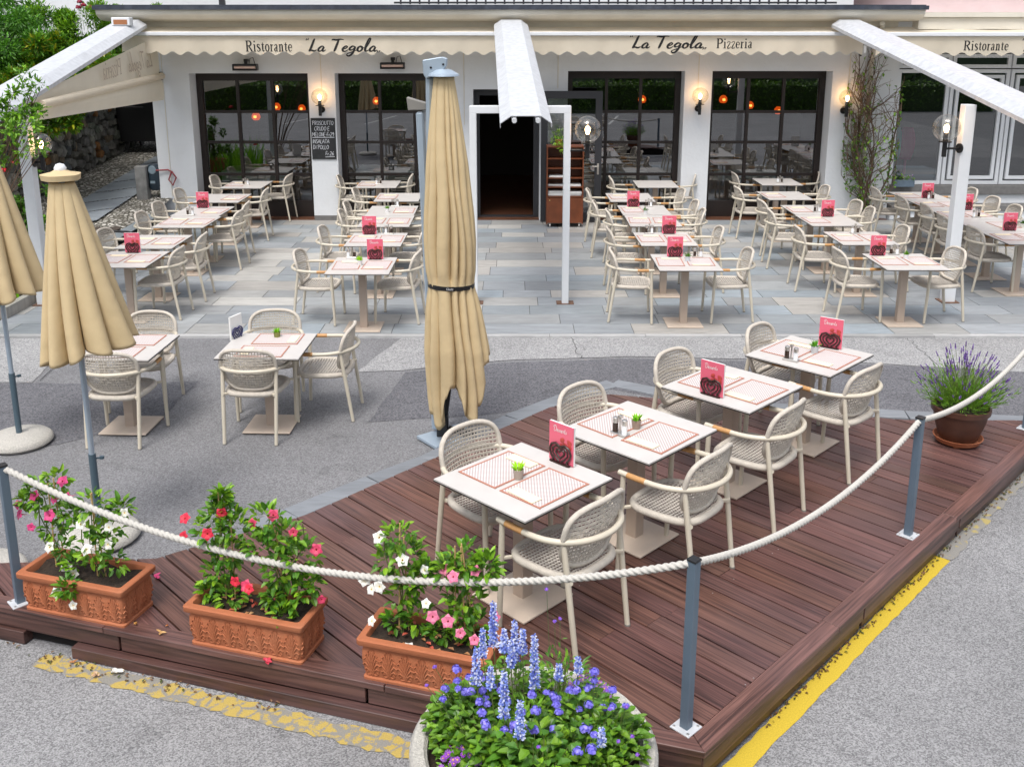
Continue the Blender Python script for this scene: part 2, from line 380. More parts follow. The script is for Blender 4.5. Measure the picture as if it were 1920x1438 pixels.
# worn yellow paint: breaks up along cracks
def worn(name, col, keep=.55, under=(.30, .29, .27)):
    m = bpy.data.materials.new(name); m.use_nodes = True; n, l, b = nodes(m)
    tc = n.new('ShaderNodeTexCoord'); t = n.new('ShaderNodeTexNoise'); t.inputs['Scale'].default_value = 9; t.inputs['Detail'].default_value = 10; t.inputs['Roughness'].default_value = .75
    l.new(tc.outputs['Object'], t.inputs['Vector'])
    v = n.new('ShaderNodeTexVoronoi'); v.feature = 'DISTANCE_TO_EDGE'; v.inputs['Scale'].default_value = 13; l.new(tc.outputs['Object'], v.inputs['Vector'])
    a = n.new('ShaderNodeMath'); a.operation = 'MULTIPLY_ADD'; a.inputs[1].default_value = .9; l.new(v.outputs['Distance'], a.inputs[0]); l.new(t.outputs['Fac'], a.inputs[2])
    mr = n.new('ShaderNodeMapRange'); mr.inputs[1].default_value = keep + .13; mr.inputs[2].default_value = keep + .22
    l.new(a.outputs[0], mr.inputs[0])
    t3 = n.new('ShaderNodeTexNoise'); t3.inputs['Scale'].default_value = 150; l.new(tc.outputs['Object'], t3.inputs['Vector'])
    g_ = n.new('ShaderNodeTexNoise'); g_.inputs['Scale'].default_value = 120; l.new(tc.outputs['Object'], g_.inputs['Vector'])
    gm = n.new('ShaderNodeMath'); gm.operation = 'MULTIPLY_ADD'; gm.inputs[1].default_value = .35; l.new(g_.outputs['Fac'], gm.inputs[0]); l.new(a.outputs[0], gm.inputs[2]); l.new(gm.outputs[0], mr.inputs[0])
    mr3 = n.new('ShaderNodeMapRange'); mr3.inputs[3].default_value = .6; mr3.inputs[4].default_value = 1.3; l.new(t3.outputs['Fac'], mr3.inputs[0])
    mm = n.new('ShaderNodeMix'); mm.data_type = 'RGBA'; mm.inputs[6].default_value = (*under, 1); mm.inputs[7].default_value = (*col, 1)
    l.new(mr.outputs[0], mm.inputs[0])
    sc = n.new('ShaderNodeVectorMath'); sc.operation = 'SCALE'; l.new(mm.outputs[2], sc.inputs[0]); l.new(mr3.outputs[0], sc.inputs['Scale'])
    l.new(sc.outputs[0], b.inputs['Base Color']); b.inputs['Roughness'].default_value = .8
    return m
M_yel = worn('yellow_road_paint', (.58, .42, .035), .30, (.27, .25, .2))
M_yel2 = worn('cracked_yellow_paint', (.46, .34, .09), .58, (.25, .24, .215))
# placemat: dotted pattern
M_matc = bpy.data.materials.new('placemat_print'); M_matc.use_nodes = True
def pm():
    n, l, b = nodes(M_matc)
    tc = n.new('ShaderNodeTexCoord'); mp = n.new('ShaderNodeMapping'); mp.inputs['Scale'].default_value = (62, 62, 62); mp.inputs['Rotation'].default_value = (0, 0, R(45))
    l.new(tc.outputs['Object'], mp.inputs[0])
    v = n.new('ShaderNodeTexVoronoi'); v.inputs['Randomness'].default_value = 0; v.inputs['Scale'].default_value = 1; l.new(mp.outputs[0], v.inputs['Vector'])
    mr = n.new('ShaderNodeMapRange'); mr.inputs[1].default_value = .34; mr.inputs[2].default_value = .46; l.new(v.outputs['Distance'], mr.inputs[0])
    mm = n.new('ShaderNodeMix'); mm.data_type = 'RGBA'; mm.inputs[6].default_value = (.72, .69, .67, 1); mm.inputs[7].default_value = (.42, .34, .33, 1)
    l.new(mr.outputs[0], mm.inputs[0]); l.new(mm.outputs[2], b.inputs['Base Color']); b.inputs['Roughness'].default_value = .7
pm()
M_matb = mat('placemat_border', (.44, .19, .13), .7)
# ------------------------------------------------------------------ lettering by strokes
T, t_ = .15, .055
G = {}
def arc(cx, cy, rx, ry, a0, a1, w0, w1=None, n=10):      # width swings with the stroke angle (w1 at the sides)
    o = []
    for i in range(n+1):
        a = R(a0 + (a1-a0)*i/n); w = w0 if w1 is None else w0 + (w1-w0)*abs(math.cos(a))
        o.append((cx + rx*math.cos(a), cy + ry*math.sin(a), w))
    return o
G['R'] = (.80, [[(.17,0,T),(.17,1,T)], [(.02,.02,t_),(.32,.02,t_)], [(.02,.98,t_),(.4,.98,t_)], arc(.36,.75,.27,.23,90,-90,t_,T), [(.17,.52,t_),(.36,.52,t_)], [(.36,.52,.1),(.70,.03,T)], [(.6,.02,t_),(.82,.02,t_)]])
G['P'] = (.70, [[(.17,0,T),(.17,1,T)], [(.02,.02,t_),(.34,.02,t_)], [(.02,.98,t_),(.4,.98,t_)], arc(.36,.74,.27,.24,90,-90,t_,T), [(.17,.5,t_),(.36,.5,t_)]])
G['i'] = (.34, [[(.17,0,.13),(.17,.66,.13)], [(.04,.64,t_),(.17,.64,t_)], [(.03,.02,t_),(.31,.02,t_)], [(.16,.86,.14),(.16,.98,.14)]])
G['s'] = (.46, [[(.36,.52,.05),(.34,.62,.05),(.22,.66,.07),(.10,.60,.10),(.10,.46,.12),(.24,.35,.14),(.36,.24,.13),(.38,.12,.10),(.26,.02,.06),(.12,.03,.05),(.08,.16,.05)]])
G['t'] = (.38, [[(.18,.85,.04),(.18,.6,.12),(.18,.14,.13),(.25,.04,.09),(.35,.07,.04)], [(.03,.64,t_),(.34,.64,t_)]])
G['o'] = (.52, [arc(.26,.33,.19,.32,0,360,.05,.13,18)])
G['r'] = (.40, [[(.15,0,.13),(.15,.66,.13)], [(.03,.64,t_),(.15,.64,t_)], [(.03,.02,t_),(.29,.02,t_)], [(.18,.45,.04),(.26,.60,.05),(.36,.60,.11)]])
G['a'] = (.48, [[(.10,.52,.10),(.16,.64,.05),(.28,.65,.06),(.34,.54,.12),(.34,.12,.12),(.40,.03,.06),(.46,.06,.03)], [(.34,.38,.05),(.18,.32,.06),(.09,.20,.12),(.11,.07,.10),(.20,.02,.06),(.34,.14,.04)]])
G['n'] = (.58, [[(.15,0,.13),(.15,.66,.13)], [(.03,.64,t_),(.15,.64,t_)], [(.03,.02,t_),(.27,.02,t_)], [(.18,.5,.04),(.28,.64,.06),(.38,.62,.10),(.42,.48,.13),(.42,0,.13)], [(.31,.02,t_),(.55,.02,t_)]])
G['e'] = (.46, [[(.08,.36,t_),(.40,.36,t_),(.38,.54,.09),(.26,.65,.05),(.12,.56,.10),(.07,.34,.13),(.12,.10,.11),(.26,.01,.06),(.40,.12,.04)]])
G['z'] = (.44, [[(.06,.52,.05),(.08,.63,t_),(.38,.63,t_),(.08,.04,.11),(.38,.03,t_),(.41,.16,.05)]])
G[' '] = (.35, [])
# brush script
K = {}
K['"'] = (.24, [[(.04,1.18,.02),(.0,.98,.06)], [(.16,1.20,.02),(.12,1.0,.06)]])
K['L'] = (.66, [[(.42,1.10,.04),(.34,1.04,.10),(.24,.62,.13),(.10,.12,.12),(.02,.03,.09),(.22,.10,.10),(.42,.04,.11),(.62,.14,.05)]])
K['a'] = (.60, [[(.46,.40,.06),(.30,.46,.09),(.10,.26,.12),(.08,.06,.11),(.24,.03,.07),(.42,.26,.06),(.46,.38,.10),(.38,.12,.12),(.46,.02,.09),(.62,.14,.04)]])
K['T'] = (.78, [[(.0,.98,.05),(.06,1.06,.09),(.34,1.02,.12),(.62,1.08,.08),(.86,1.04,.04)], [(.50,1.04,.09),(.40,.62,.13),(.28,.12,.12),(.22,-.02,.05)]])
K['e'] = (.48, [[(.08,.20,.06),(.30,.28,.07),(.40,.40,.07),(.28,.48,.08),(.10,.28,.12),(.10,.06,.11),(.26,.0,.08),(.48,.16,.04)]])
K['g'] = (.60, [[(.46,.42,.06),(.28,.46,.10),(.10,.28,.12),(.14,.12,.10),(.34,.18,.06),(.50,.42,.08),(.40,.0,.12),(.22,-.34,.12),(.02,-.40,.10),(-.06,-.24,.06),(.22,-.08,.06),(.62,.12,.04)]])
K['o'] = (.52, [[(.30,.48,.08),(.12,.34,.12),(.08,.12,.12),(.22,.0,.08),(.40,.14,.11),(.42,.36,.11),(.30,.48,.06),(.34,.34,.05),(.56,.34,.04)]])
K['l'] = (.40, [[(.06,.10,.04),(.30,.60,.07),(.44,1.08,.08),(.34,1.14,.08),(.20,.70,.12),(.12,.18,.13),(.20,.02,.09),(.40,.14,.04)]])
K[','] = (.24, [[(.08,.06,.08),(.0,-.14,.02)], [(.22,.08,.08),(.14,-.12,.02)]])
K[' '] = (.40, [])
K['D'] = (.86, [[(.34,1.0,.06),(.20,.5,.09),(.12,.04,.08),(.40,.0,.08),(.72,.26,.10),(.80,.66,.10),(.62,.98,.08),(.26,1.06,.08),(-.06,.84,.08),(-.02,.62,.06),(.10,.68,.04)]])
K['s'] = (.40, [[(.0,.08,.04),(.20,.44,.07),(.30,.34,.08),(.32,.12,.09),(.18,.0,.08),(.06,.08,.05)], [(.2,.0,.05),(.42,.14,.04)]])
K['r'] = (.42, [[(.0,.1,.04),(.14,.48,.07),(.22,.40,.08),(.36,.42,.08),(.30,.10,.09),(.42,.08,.04)]])
K['t'] = (.34, [[(.22,.92,.06),(.12,.3,.09),(.14,.04,.08),(.36,.12,.04)], [(.02,.58,.05),(.34,.64,.05)]])
# chalk capitals
H = {}
w_ = .09
def hs(ch, w, *st): H[ch] = (w, [[(x, y, w_) for x, y in q] for q in st])
hs('P', .6, [(.1,0),(.12,1)], [(-.08,.85),(.2,1.05),(.5,.92),(.46,.62),(.12,.5)])
hs('R', .62, [(.1,0),(.12,1)], [(0,.95),(.3,1.02),(.5,.88),(.42,.6),(.12,.5),(.52,0)])
hs('O', .66, [(.3,1),(.08,.75),(.08,.25),(.3,0),(.52,.25),(.52,.75),(.3,1)])
hs('S', .52, [(.44,.9),(.24,1),(.06,.78),(.24,.52),(.42,.26),(.24,0),(.02,.1)])
hs('C', .56, [(.48,.9),(.26,1),(.06,.7),(.06,.25),(.26,0),(.48,.1)])
hs('I', .26, [(.12,0),(.12,1)])
hs('U', .62, [(.08,1),(.08,.25),(.26,0),(.48,.2),(.5,1)])
hs('T', .6, [(0,1),(.56,1)], [(.28,1),(.26,0)])
hs('E', .52, [(.44,1),(.08,.98),(.06,0),(.44,.02)], [(.08,.5),(.38,.52)])
hs('D', .64, [(.1,0),(.1,1),(.4,.88),(.52,.5),(.4,.1),(.02,0)])
hs('M', .74, [(.06,0),(.1,1),(.34,.4),(.6,1),(.64,0)])
hs('L', .5, [(.1,1),(.08,0),(.44,.02)])
hs('N', .62, [(.06,0),(.08,1),(.48,.02),(.5,1)])
hs('A', .62, [(0,0),(.28,1),(.54,0)], [(.1,.38),(.46,.38)])
hs('F', .5, [(.46,1),(.08,.98),(.06,0)], [(.08,.52),(.36,.54)])
hs('r', .36, [(.06,0),(.06,.55)], [(.06,.4),(.3,.55)])
hs('.', .2, [(.06,.02),(.12,.06)])
hs('-', .36, [(.04,.45),(.3,.47)])
hs('2', .54, [(.06,.8),(.24,1),(.44,.8),(.36,.5),(.04,.02),(.48,.04)])
hs('9', .52, [(.44,.75),(.26,1),(.08,.75),(.24,.52),(.44,.75),(.42,.3),(.3,0)])
hs('6', .52, [(.42,1),(.14,.6),(.08,.25),(.26,0),(.44,.22),(.28,.48),(.1,.35)])
hs(' ', .3)
def ribbon(mb, pts, fn):
    n = len(pts)
    if n > 2:          # smooth the stroke
        q = []
        for i in range(n-1):
            p0, p1, p2, p3 = pts[max(i-1,0)], pts[i], pts[i+1], pts[min(i+2,n-1)]
            for k in range(4):
                u = k/4; q.append(tuple(.5*((2*p1[j]) + (-p0[j]+p2[j])*u + (2*p0[j]-5*p1[j]+4*p2[j]-p3[j])*u*u + (-p0[j]+3*p1[j]-3*p2[j]+p3[j])*u**3) for j in range(3)))
        q.append(pts[-1]); pts = q; n = len(pts)
    L = []; Rr = []
    for i, (x, y, w) in enumerate(pts):
        a = pts[max(i-1, 0)]; b = pts[min(i+1, n-1)]
        dx, dy = b[0]-a[0], b[1]-a[1]; d = math.hypot(dx, dy) or 1
        nx, ny = -dy/d*w/2, dx/d*w/2
        L.append(mb.av(fn(x+nx, y+ny))); Rr.append(mb.av(fn(x-nx, y-ny)))
    for i in range(n-1): mb.f.append([L[i], Rr[i], Rr[i+1], L[i+1]])
def write(mb, text, font, x0, y0, h, sx, fn, slant=0, track=0., bold=1.):
    x = x0
    for ch in text:
        w, st = font[ch]
        for s_ in st:
            ribbon(mb, [(a, b, c*bold) for a, b, c in s_], lambda p, q, x=x: fn(x + (p + slant*q)*h*sx, y0 + q*h))
        x += (w + track)*h*sx
    return x
def wid(text, font, h, sx, track=0.): return sum(font[c][0] + track for c in text)*h*sx

def rect_frame(mb, x0, x1, z0, z1, w, y0, y1, wb=None, wt=None):
    wb = w if wb is None else wb; wt = w if wt is None else wt
    ym, d = (y0+y1)/2, abs(y1-y0)
    mb.box((x0+w/2, ym, (z0+z1)/2), (w, d, z1-z0)); mb.box((x1-w/2, ym, (z0+z1)/2), (w, d, z1-z0))
    mb.box(((x0+x1)/2, ym, z0+wb/2), (x1-x0-2*w, d-.003, wb)); mb.box(((x0+x1)/2, ym, z1-wt/2), (x1-x0-2*w, d-.003, wt))

# ------------------------------------------------------------------ ground
ZA = -.08
def gz(y): return -.03 if y > 10.4 else max(ZA, -.03 - (10.4-y)*.026)
g = MB()
ys = [-90, -30, -10, 0, 4, 6, 7.5, 8.5, 9, 9.5, 10, 10.4, 10.62]
xs = [-90, -20, -8, -4, 0, 4, 8, 20, 90]
for a in range(len(ys)-1):
    for b in range(len(xs)-1):
        g.poly([(xs[b], ys[a], gz(ys[a])), (xs[b+1], ys[a], gz(ys[a])), (xs[b+1], ys[a+1], gz(ys[a+1])), (xs[b], ys[a+1], gz(ys[a+1]))])
for b in ((-90, -6.25), (9.9, 90)): g.poly([(b[0], 10.62, -.03), (b[1], 10.62, -.03), (b[1], 14, -.03), (b[0], 14, -.03)])
g.poly([(-90, 14, -.03), (90, 14, -.03), (90, 160, -.03), (-90, 160, -.03)][::1])
tag(g.build('ground', M_asph), kind='structure')
def sheet(name, pts, m, dz=.004, sub=0):
    mb = MB()
    c = Vector((sum(p[0] for p in pts)/len(pts), sum(p[1] for p in pts)/len(pts)))
    # split on the slope break lines so that the sheet follows the ground
    bm = bmesh.new(); vs = [bm.verts.new((p[0], p[1], 0)) for p in pts]; bm.faces.new(vs)
    for yy in ys:
        geom = bm.verts[:] + bm.edges[:] + bm.faces[:]
        bmesh.ops.bisect_plane(bm, geom=geom, plane_co=(0, yy, 0), plane_no=(0, 1, 0))
    for v in bm.verts: v.co.z = gz(v.co.y) + dz
    me = bpy.data.meshes.new(name); bm.to_mesh(me); bm.free(); me.materials.append(m)
    o = bpy.data.objects.new(name, me); C.objects.link(o); tag(o, kind='structure')
    return o
def jag(pts, amp=.02, step=.18, seed=1, closed=True):
    rr = random.Random(seed); o = []
    n = len(pts)
    for i in range(n if closed else n-1):
        a = Vector(pts[i][:2]); b = Vector(pts[(i+1) % n][:2]); L = (b-a).length; k = max(1, int(L/step))
        nr = Vector((-(b-a).y, (b-a).x)).normalized()
        for j in range(k): o.append(tuple(a.lerp(b, j/k) + nr*(rr.uniform(-amp, amp) if j else 0)))
    if not closed: o.append(tuple(pts[-1][:2]))
    return o
def px2(lst, z=-.06): return [tuple(P(u, v, z)[:2]) for u, v in lst]
sheet('asphalt_patch', jag(px2([(-200, 722), (372, 716), (285, 792), (60, 838), (-200, 850)])), M_asphd)
sheet('asphalt_patch', jag(px2([(690, 788), (760, 700), (935, 684), (1180, 676), (1560, 684), (2100, 705), (2100, 800), (1400, 772), (1140, 728), (1010, 760), (900, 775)]), .012), M_asphd)
sheet('asphalt_patch', jag(px2([(668, 700), (758, 636), (1930, 640), (1930, 700), (1560, 680), (1180, 672), (935, 680), (752, 697)]), .012), M_asphp, .006)
sheet('asphalt_patch', jag(px2([(-100, 640), (140, 640), (60, 718), (-100, 718)]), .012), M_asphp, .006)
# cracks
ck = MB()
def crack(pts, w=.006, seed=3):
    q = jag(pts, .03, .07, seed, False)
    for a, b in zip(q, q[1:]):
        d = Vector((b[0]-a[0], b[1]-a[1])); n = Vector((-d.y, d.x)).normalized()*w/2
        ck.poly([(a[0]-n.x, a[1]-n.y, gz(a[1])+.011), (a[0]+n.x, a[1]+n.y, gz(a[1])+.011), (b[0]+n.x, b[1]+n.y, gz(b[1])+.011), (b[0]-n.x, b[1]-n.y, gz(b[1])+.011)])
crack(px2([(1072, 636), (1078, 655), (1090, 676)])); crack(px2([(75, 715), (180, 640)]), .008, 5); crack(px2([(1700, 640), (1760, 690)]), .005, 8)
tag(ck.build('pavement_cracks', mat('crack_dark', (.03, .03, .03), .95)), kind='structure')  # cracks drawn as thin ribbons of one dark colour
# coarse bright asphalt of the road in front, and its yellow lines
D0 = Vector((.903, 3.803)); DR = Vector((.693, .721)); DF = Vector((-.956, .293))
rd = [tuple(D0 + DR*9 + Vector((.0, 0))), tuple(D0 + DR*14), (16, 8), (16, -40), (-16, -40), (-16, 9.5), tuple(D0 + DF*6.2), tuple(D0 + DF*4), tuple(D0)]
rdm = MB(); rdm.f.append([rdm.av((p[0], p[1], ZA+.003)) for p in [(D0+DR*.0), (D0+DR*5.8), Vector((16, 8.4)), Vector((16, -14)), Vector((-16, -14)), Vector((-16, 8.4)), (D0+DF*5.2), (D0+DF*.5)]][::-1])
tag(rdm.build('road', M_asph2), kind='structure')
def strip(name, a, b, w, m, amp=.01, seed=2, dz=.007):
    a = Vector(a); b = Vector(b); n = Vector((-(b-a).y, (b-a).x)).normalized()*w/2
    q = jag([a-n, b-n, b+n, a+n], amp, .05, seed)
    mb = MB(); mb.f.append([mb.av((p[0], p[1], ZA+dz)) for p in q])
    return tag(mb.build(name, m), kind='structure')
YA, YB = P(1387, 1425, ZA).xy, P(1762, 1046, ZA).xy; YT = (YB-YA).normalized(); YO = Vector((YT.y, -YT.x))*.018; YA += YO; YB += YO
strip('yellow_line', YA - YT*.6, YB, .100, M_yel, .005)
strip('faded_yellow_line', YB + YT*.01, YB + YT*2.6, .10, worn('faded_yellow_paint', (.42, .34, .13), .74, (.27, .26, .24)), .02, 4)
strip('yellow_line', P(75, 1238, ZA)[:2], P(790, 1412, ZA)[:2], .12, M_yel2, .015, 9)
# parking lines and road beyond, behind the camera (mirrored in the windows)
for i in range(6): strip('parking_line', (-9 + i*3.2, -2.2), (-8.2 + i*3.2, -6.4), .1, mat('white_line', (.7, .7, .68), .7) if i == 0 else MATS['white_line'])
# stone edging along the back of the deck
eg = MB()
ep = [P(*q, ZA+.0) for q in [(395, 1052), (470, 1000), (545, 968), (700, 905), (800, 868), (960, 788), (1080, 742), (1150, 722), (1250, 742), (1400, 765), (1700, 782), (1930, 792)]]
def band(mb, pts, w, z0, z1, col=None, gap=.01, ln=.9, seed=1):
    rr = random.Random(seed)
    pts = [Vector((p[0], p[1])) for p in pts]
    for si, (a, b) in enumerate(zip(pts, pts[1:])):
        z1 += .003 if si % 2 else -.003
        L = (b-a).length; k = max(1, round(L/ln)); d = (b-a)/L; n = Vector((-d.y, d.x))*w/2
        for j in range(k):
            p = a + d*(L*j/k + gap/2); q = a + d*(L*(j+1)/k - gap/2)
            s_ = rr.uniform(.85, 1.15); c = (col[0]*s_, col[1]*s_, col[2]*s_)
            mb.prism([p-n, q-n, q+n, p+n], z0, z1, c)
band(eg, ep, .19, ZA-.05, ZA+.03, (.20, .215, .235))
tag(eg.build('stone_kerb', M_slab, bevel=.004), kind='structure')

# terrace of slate slabs
tr = MB(); rr = random.Random(11)
pal = [(.27, .33, .38), (.30, .33, .36), (.26, .30, .33), (.24, .27, .30), (.36, .36, .35), (.40, .38, .35), (.46, .45, .42), (.33, .355, .37), (.22, .245, .27), (.285, .30, .31)]
y = 10.70
while y < 18.3:
    h = rr.choice([.36, .45, .50, .40]); x = -7.4 + rr.random()*.5
    if y + h > 18.3: h = 18.32 - y
    while x < 10.2:
        w = rr.uniform(.55, 1.25); c = rr.choice(pal); k = rr.uniform(.9, 1.1)
        # left rim is slanted against the cobbled lane
        lim = -6.15 if y < 14 else -6.25
        x0 = max(x, lim)
        if x + w > x0 + .06:
            c = tuple(.68*q + .32*m_ for q, m_ in zip(c, (.32, .325, .325))); tr.prism([(x0+.004, y+.004), (x+w-.004, y+.004), (x+w-.004, y+h-.004), (x0+.004, y+h-.004)], -.03, 0, (c[0]*k, c[1]*k, c[2]*k))
        x += w
    y += h
tag(tr.build('terrace_paving', M_slab, bevel=0), kind='structure')
g2 = MB(); g2.poly([(-6.16, 10.62, -.008), (10.3, 10.62, -.008), (10.3, 18.4, -.008), (-6.16, 18.4, -.008)])
tag(g2.build('terrace_grout', mat('grout', (.12, .12, .115), .9)), kind='structure')
kb = MB(); band(kb, [(-6.15, 10.655), (10.3, 10.655)], .08, -.06, .002, (.42, .42, .42), .006, 1.1)
tag(kb.build('terrace_kerb', M_slab), kind='structure')

# cobbled lane rising to the back left
KS = .09; LY = 13.0
def lz(y): return max(0, (y-LY)*KS) - .012
lane = MB()
def lane_pt(u, v): x = -16 + u*9.75; yy = 10.9 + v*29; return (x, yy, lz(yy))
lane.grid(lane_pt, 8, 40)
tag(lane.build('cobbled_lane', M_cobble, smooth=60), kind='structure')
sp = MB(); rr = random.Random(3)
A0 = PS(120, 425, -.0, LY, KS); A1 = PS(335, 290, -.0, LY, KS); wv = Vector((.42, .28, 0))
for i in range(7):
    a = A0.lerp(A1, i/7+.004); b = A0.lerp(A1, (i+1)/7-.004); k = rr.uniform(.9, 1.1)
    q = [a-wv, b-wv, b+wv, a+wv]
    sp.poly([(p.x, p.y, lz(p.y)+.035) for p in q], (.26*k, .29*k, .32*k))
tag(sp.build('stone_path', M_slab), kind='structure')
k2 = MB(); q = [PS(u, v, 0, LY, KS) for u, v in ((185, 470), (210, 447), (250, 425), (290, 402))]
for a, b in zip(q, q[1:]):
    k2.poly([(a.x-.1, a.y, lz(a.y)+.014), (b.x-.1, b.y, lz(b.y)+.014), (b.x+.12, b.y, lz(b.y)+.014), (a.x+.12, a.y, lz(a.y)+.014)], (.24, .27, .29))
tag(k2.build('stone_gutter', M_slab), kind='structure')
mh = MB(); c = PS(186, 431, 0, LY, KS); mh.lathe([(.33, 0), (.33, .02), (.28, .02), (.27, .014), (.0, .014)], 28, (c.x, c.y, lz(c.y)+.004))
tag(mh.build('manhole_cover', mat('cast_iron', (.07, .055, .045), .7, var=.3, vs=40), smooth=30), 'round cast iron manhole cover set in the cobbled lane', 'manhole cover')
hz_ = MB(); hp = [PS(u, v, .03, LY, KS) for u, v in ((130, 432), (165, 431), (205, 432), (240, 434), (262, 441), (272, 455))]
hz_.tube([(p.x, p.y, lz(p.y)+.03) for p in hp], .018, 8)
tag(hz_.build('garden_hose', M_rubber, smooth=60), 'black hose lying across the cobbled lane', 'hose')
# ------------------------------------------------------------------ restaurant building
FY, GY = 17.75, 18.15
bld = empty('restaurant_building', (0, FY, 0), 0, 'white rendered restaurant with four dark framed windows and an open entrance', 'building')
def bb(mb, x0, x1, y0, y1, z0, z1, col=None): mb.box(((x0+x1)/2, (y0+y1)/2 - FY, (z0+z1)/2), (x1-x0, y1-y0, z1-z0), None, col)
w = MB()
WT = 2.66; TOP = 3.75
opens = [(-5.77, -3.65, WT), (-3.17, -1.05, WT), (-.70, .50, 2.38), (1.0, 3.09, 2.70), (3.58, 5.73, 2.70)]
xl = -6.46
for (a, b, z) in opens:
    bb(w, xl, a, FY, FY+.5, 0, TOP); bb(w, a, b, FY, FY+.5, z, TOP); xl = b
bb(w, xl, 6.30, FY, FY+.5, 0, TOP)
bb(w, -6.46, -6.16, FY+.5, 26, 0, TOP)           # left flank
bb(w, 6.30, 6.98, FY+.18, FY+.6, .9, TOP)         # recessed strip behind the climber
bb(w, 6.30, 6.98, FY+.18, FY+.6, 0, .895)
bb(w, -6.16, 12, FY+6, FY+6.3, 0, TOP)
w.build('wall', M_wall, bld)
pl = MB()
for a, b in ((-3.65, -3.17), (-1.05, -.70), (3.09, 3.58), (5.73, 6.30)):
    pl = MB(); bb(pl, a+.001, b-.001, FY-.012, FY+.0, 0, .09); pl.build('plinth', M_slate, bld)
iw = MB()
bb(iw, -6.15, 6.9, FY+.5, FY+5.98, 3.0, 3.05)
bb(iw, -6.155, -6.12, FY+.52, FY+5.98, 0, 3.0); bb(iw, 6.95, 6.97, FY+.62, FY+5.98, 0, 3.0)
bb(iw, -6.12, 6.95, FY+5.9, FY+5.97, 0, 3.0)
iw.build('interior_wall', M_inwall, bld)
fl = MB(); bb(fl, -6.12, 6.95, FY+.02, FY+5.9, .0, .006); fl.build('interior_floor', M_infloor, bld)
def window(x0, x1, z1, name='window'):
    f = MB(); X0, X1, = x0, x1
    zb = .0
    rect_frame(f, X0+.005, X1-.005, .006, z1-.005, .10, GY-FY-.04, GY-FY+.05, .30, .14)
    nx = 3; xi0, xi1 = X0+.105, X1-.105
    for k in (1, 2): f.box((xi0 + (xi1-xi0)*k/3, GY-FY+.005, (.30+z1-.145)/2), (.055, .06, z1-.145-.30))
    zz = [.30, .72, 1.24, 1.76, 2.26, z1-.145]
    rows = []
    for v in (327, 267, 210):
        z = PY(960, v, GY).z; rows.append(z)
        for k in range(3):
            a = xi0 + (xi1-xi0)*k/3 + (.028 if k else 0); b = xi0 + (xi1-xi0)*(k+1)/3 - (.028 if k < 2 else 0)
            f.box(((a+b)/2, GY-FY+.005, z), (b-a-.001, .05, .05))
    o = f.build(name, M_dark, bld)
    p = MB(); p.poly([(X0+.08, GY-FY+.012, .25), (X1-.08, GY-FY+.012, .25), (X1-.08, GY-FY+.012, z1-.12), (X0+.08, GY-FY+.012, z1-.12)])
    p.build('pane', M_glass, o)
    return o
for i in (0, 1, 3, 4): window(*opens[i])
# entrance
d = MB(); rect_frame(d, -.695, .495, .006, 2.375, .10, .30, .40, .03, .12)
dj = d.build('door_frame', M_grey, bld)
lf = MB(); rect_frame(lf, .52, 1.61, .02, 2.36, .12, -.22, -.16, .16, .13)
leaf = lf.build('door', M_grey, bld)
p = MB(); p.poly([(.62, -.19, .15), (1.52, -.19, .15), (1.52, -.19, 2.25), (.62, -.19, 2.25)]); p.build('pane', M_glass, leaf)
h = MB(); h.tube([(1.55, -.22, 1.03), (1.55, -.27, 1.03), (1.43, -.27, 1.03)], .010, 8); h.box((1.55, -.225, .98), (.035, .012, .2)); h.build('handle', M_steel, leaf)
# eave: gutter edge, cove and soffit swept along the front
ev = MB()
EX0, EX1 = -6.98, 6.93
prof = [(-.85, 3.73), (-.83, 3.66), (-.74, 3.60), (-.55, 3.56), (-.36, 3.545), (-.34, 3.46), (0, 3.45), (0, 3.76), (-.84, 3.76)]
a = [ev.av((EX0 if y_ < -.5 else EX0+.12, y_, z_)) for y_, z_ in prof]; b = [ev.av((EX1 if y_ < -.5 else EX1-.25, y_, z_)) for y_, z_ in prof]
n_ = len(prof)
for i in range(n_): j = (i+1) % n_; ev.f.append([a[i], b[i], b[j], a[j]])
ev.f.append(a[::-1]); ev.f.append(b)
ev.build('eave', M_eave, bld, smooth=40)
gt = MB(); bb(gt, EX0-.03, EX1+.03, FY-.90, FY-.79, 3.735, 3.80); bb(gt, EX0, EX1, FY-.85, FY-.805, 3.80, 3.815)
gt.build('gutter', mat('dark_slate_gutter', (.035, .042, .06), .5, var=.4, vs=9, dirt=.25, dcol=(.25, .27, .3)), bld)
rf = MB(); bb(rf, EX0, EX1, FY-.78, FY+6, 3.77, 3.80); rf.build('terrace_roof', M_slate, bld)
up = MB(); bb(up, -6.3, 6.3, FY+.9, FY+6, 3.81, 7.5); up.build('upper_wall', M_wall, bld)
bl = MB()
x = -6.9
for x0, x1 in ((-6.9, -4.96), (-4.86, -2.0)): bb(bl, x0, x1, FY-.62, FY-.60, 3.88, 4.5)
bl.build('balcony_panel', M_white, bld)
bs_ = MB()
for k in range(46):
    xx = -1.9 + k*.16; bb(bs_, xx, xx+.03, FY-.62, FY-.60, 3.83, 4.6)
bb(bs_, -4.96, -4.86, FY-.64, FY-.59, 3.81, 4.6); bb(bs_, -6.9, 5.6, FY-.66, FY-.58, 4.6, 4.66); bb(bs_, -2, 5.5, FY-.63, FY-.61, 3.84, 3.87)
bs_.build('balcony_railing', M_grey, bld)
vl = MB(); vl.tube([(EX1-.6, -.55, 3.52), (6.5, -.2, 3.3), (6.42, -.02, 3.05), (6.42, .06, 2.8), (6.42, .06, .05)], .045, 10); vl.build('drainpipe', M_eave, bld, smooth=50)
cd = MB()
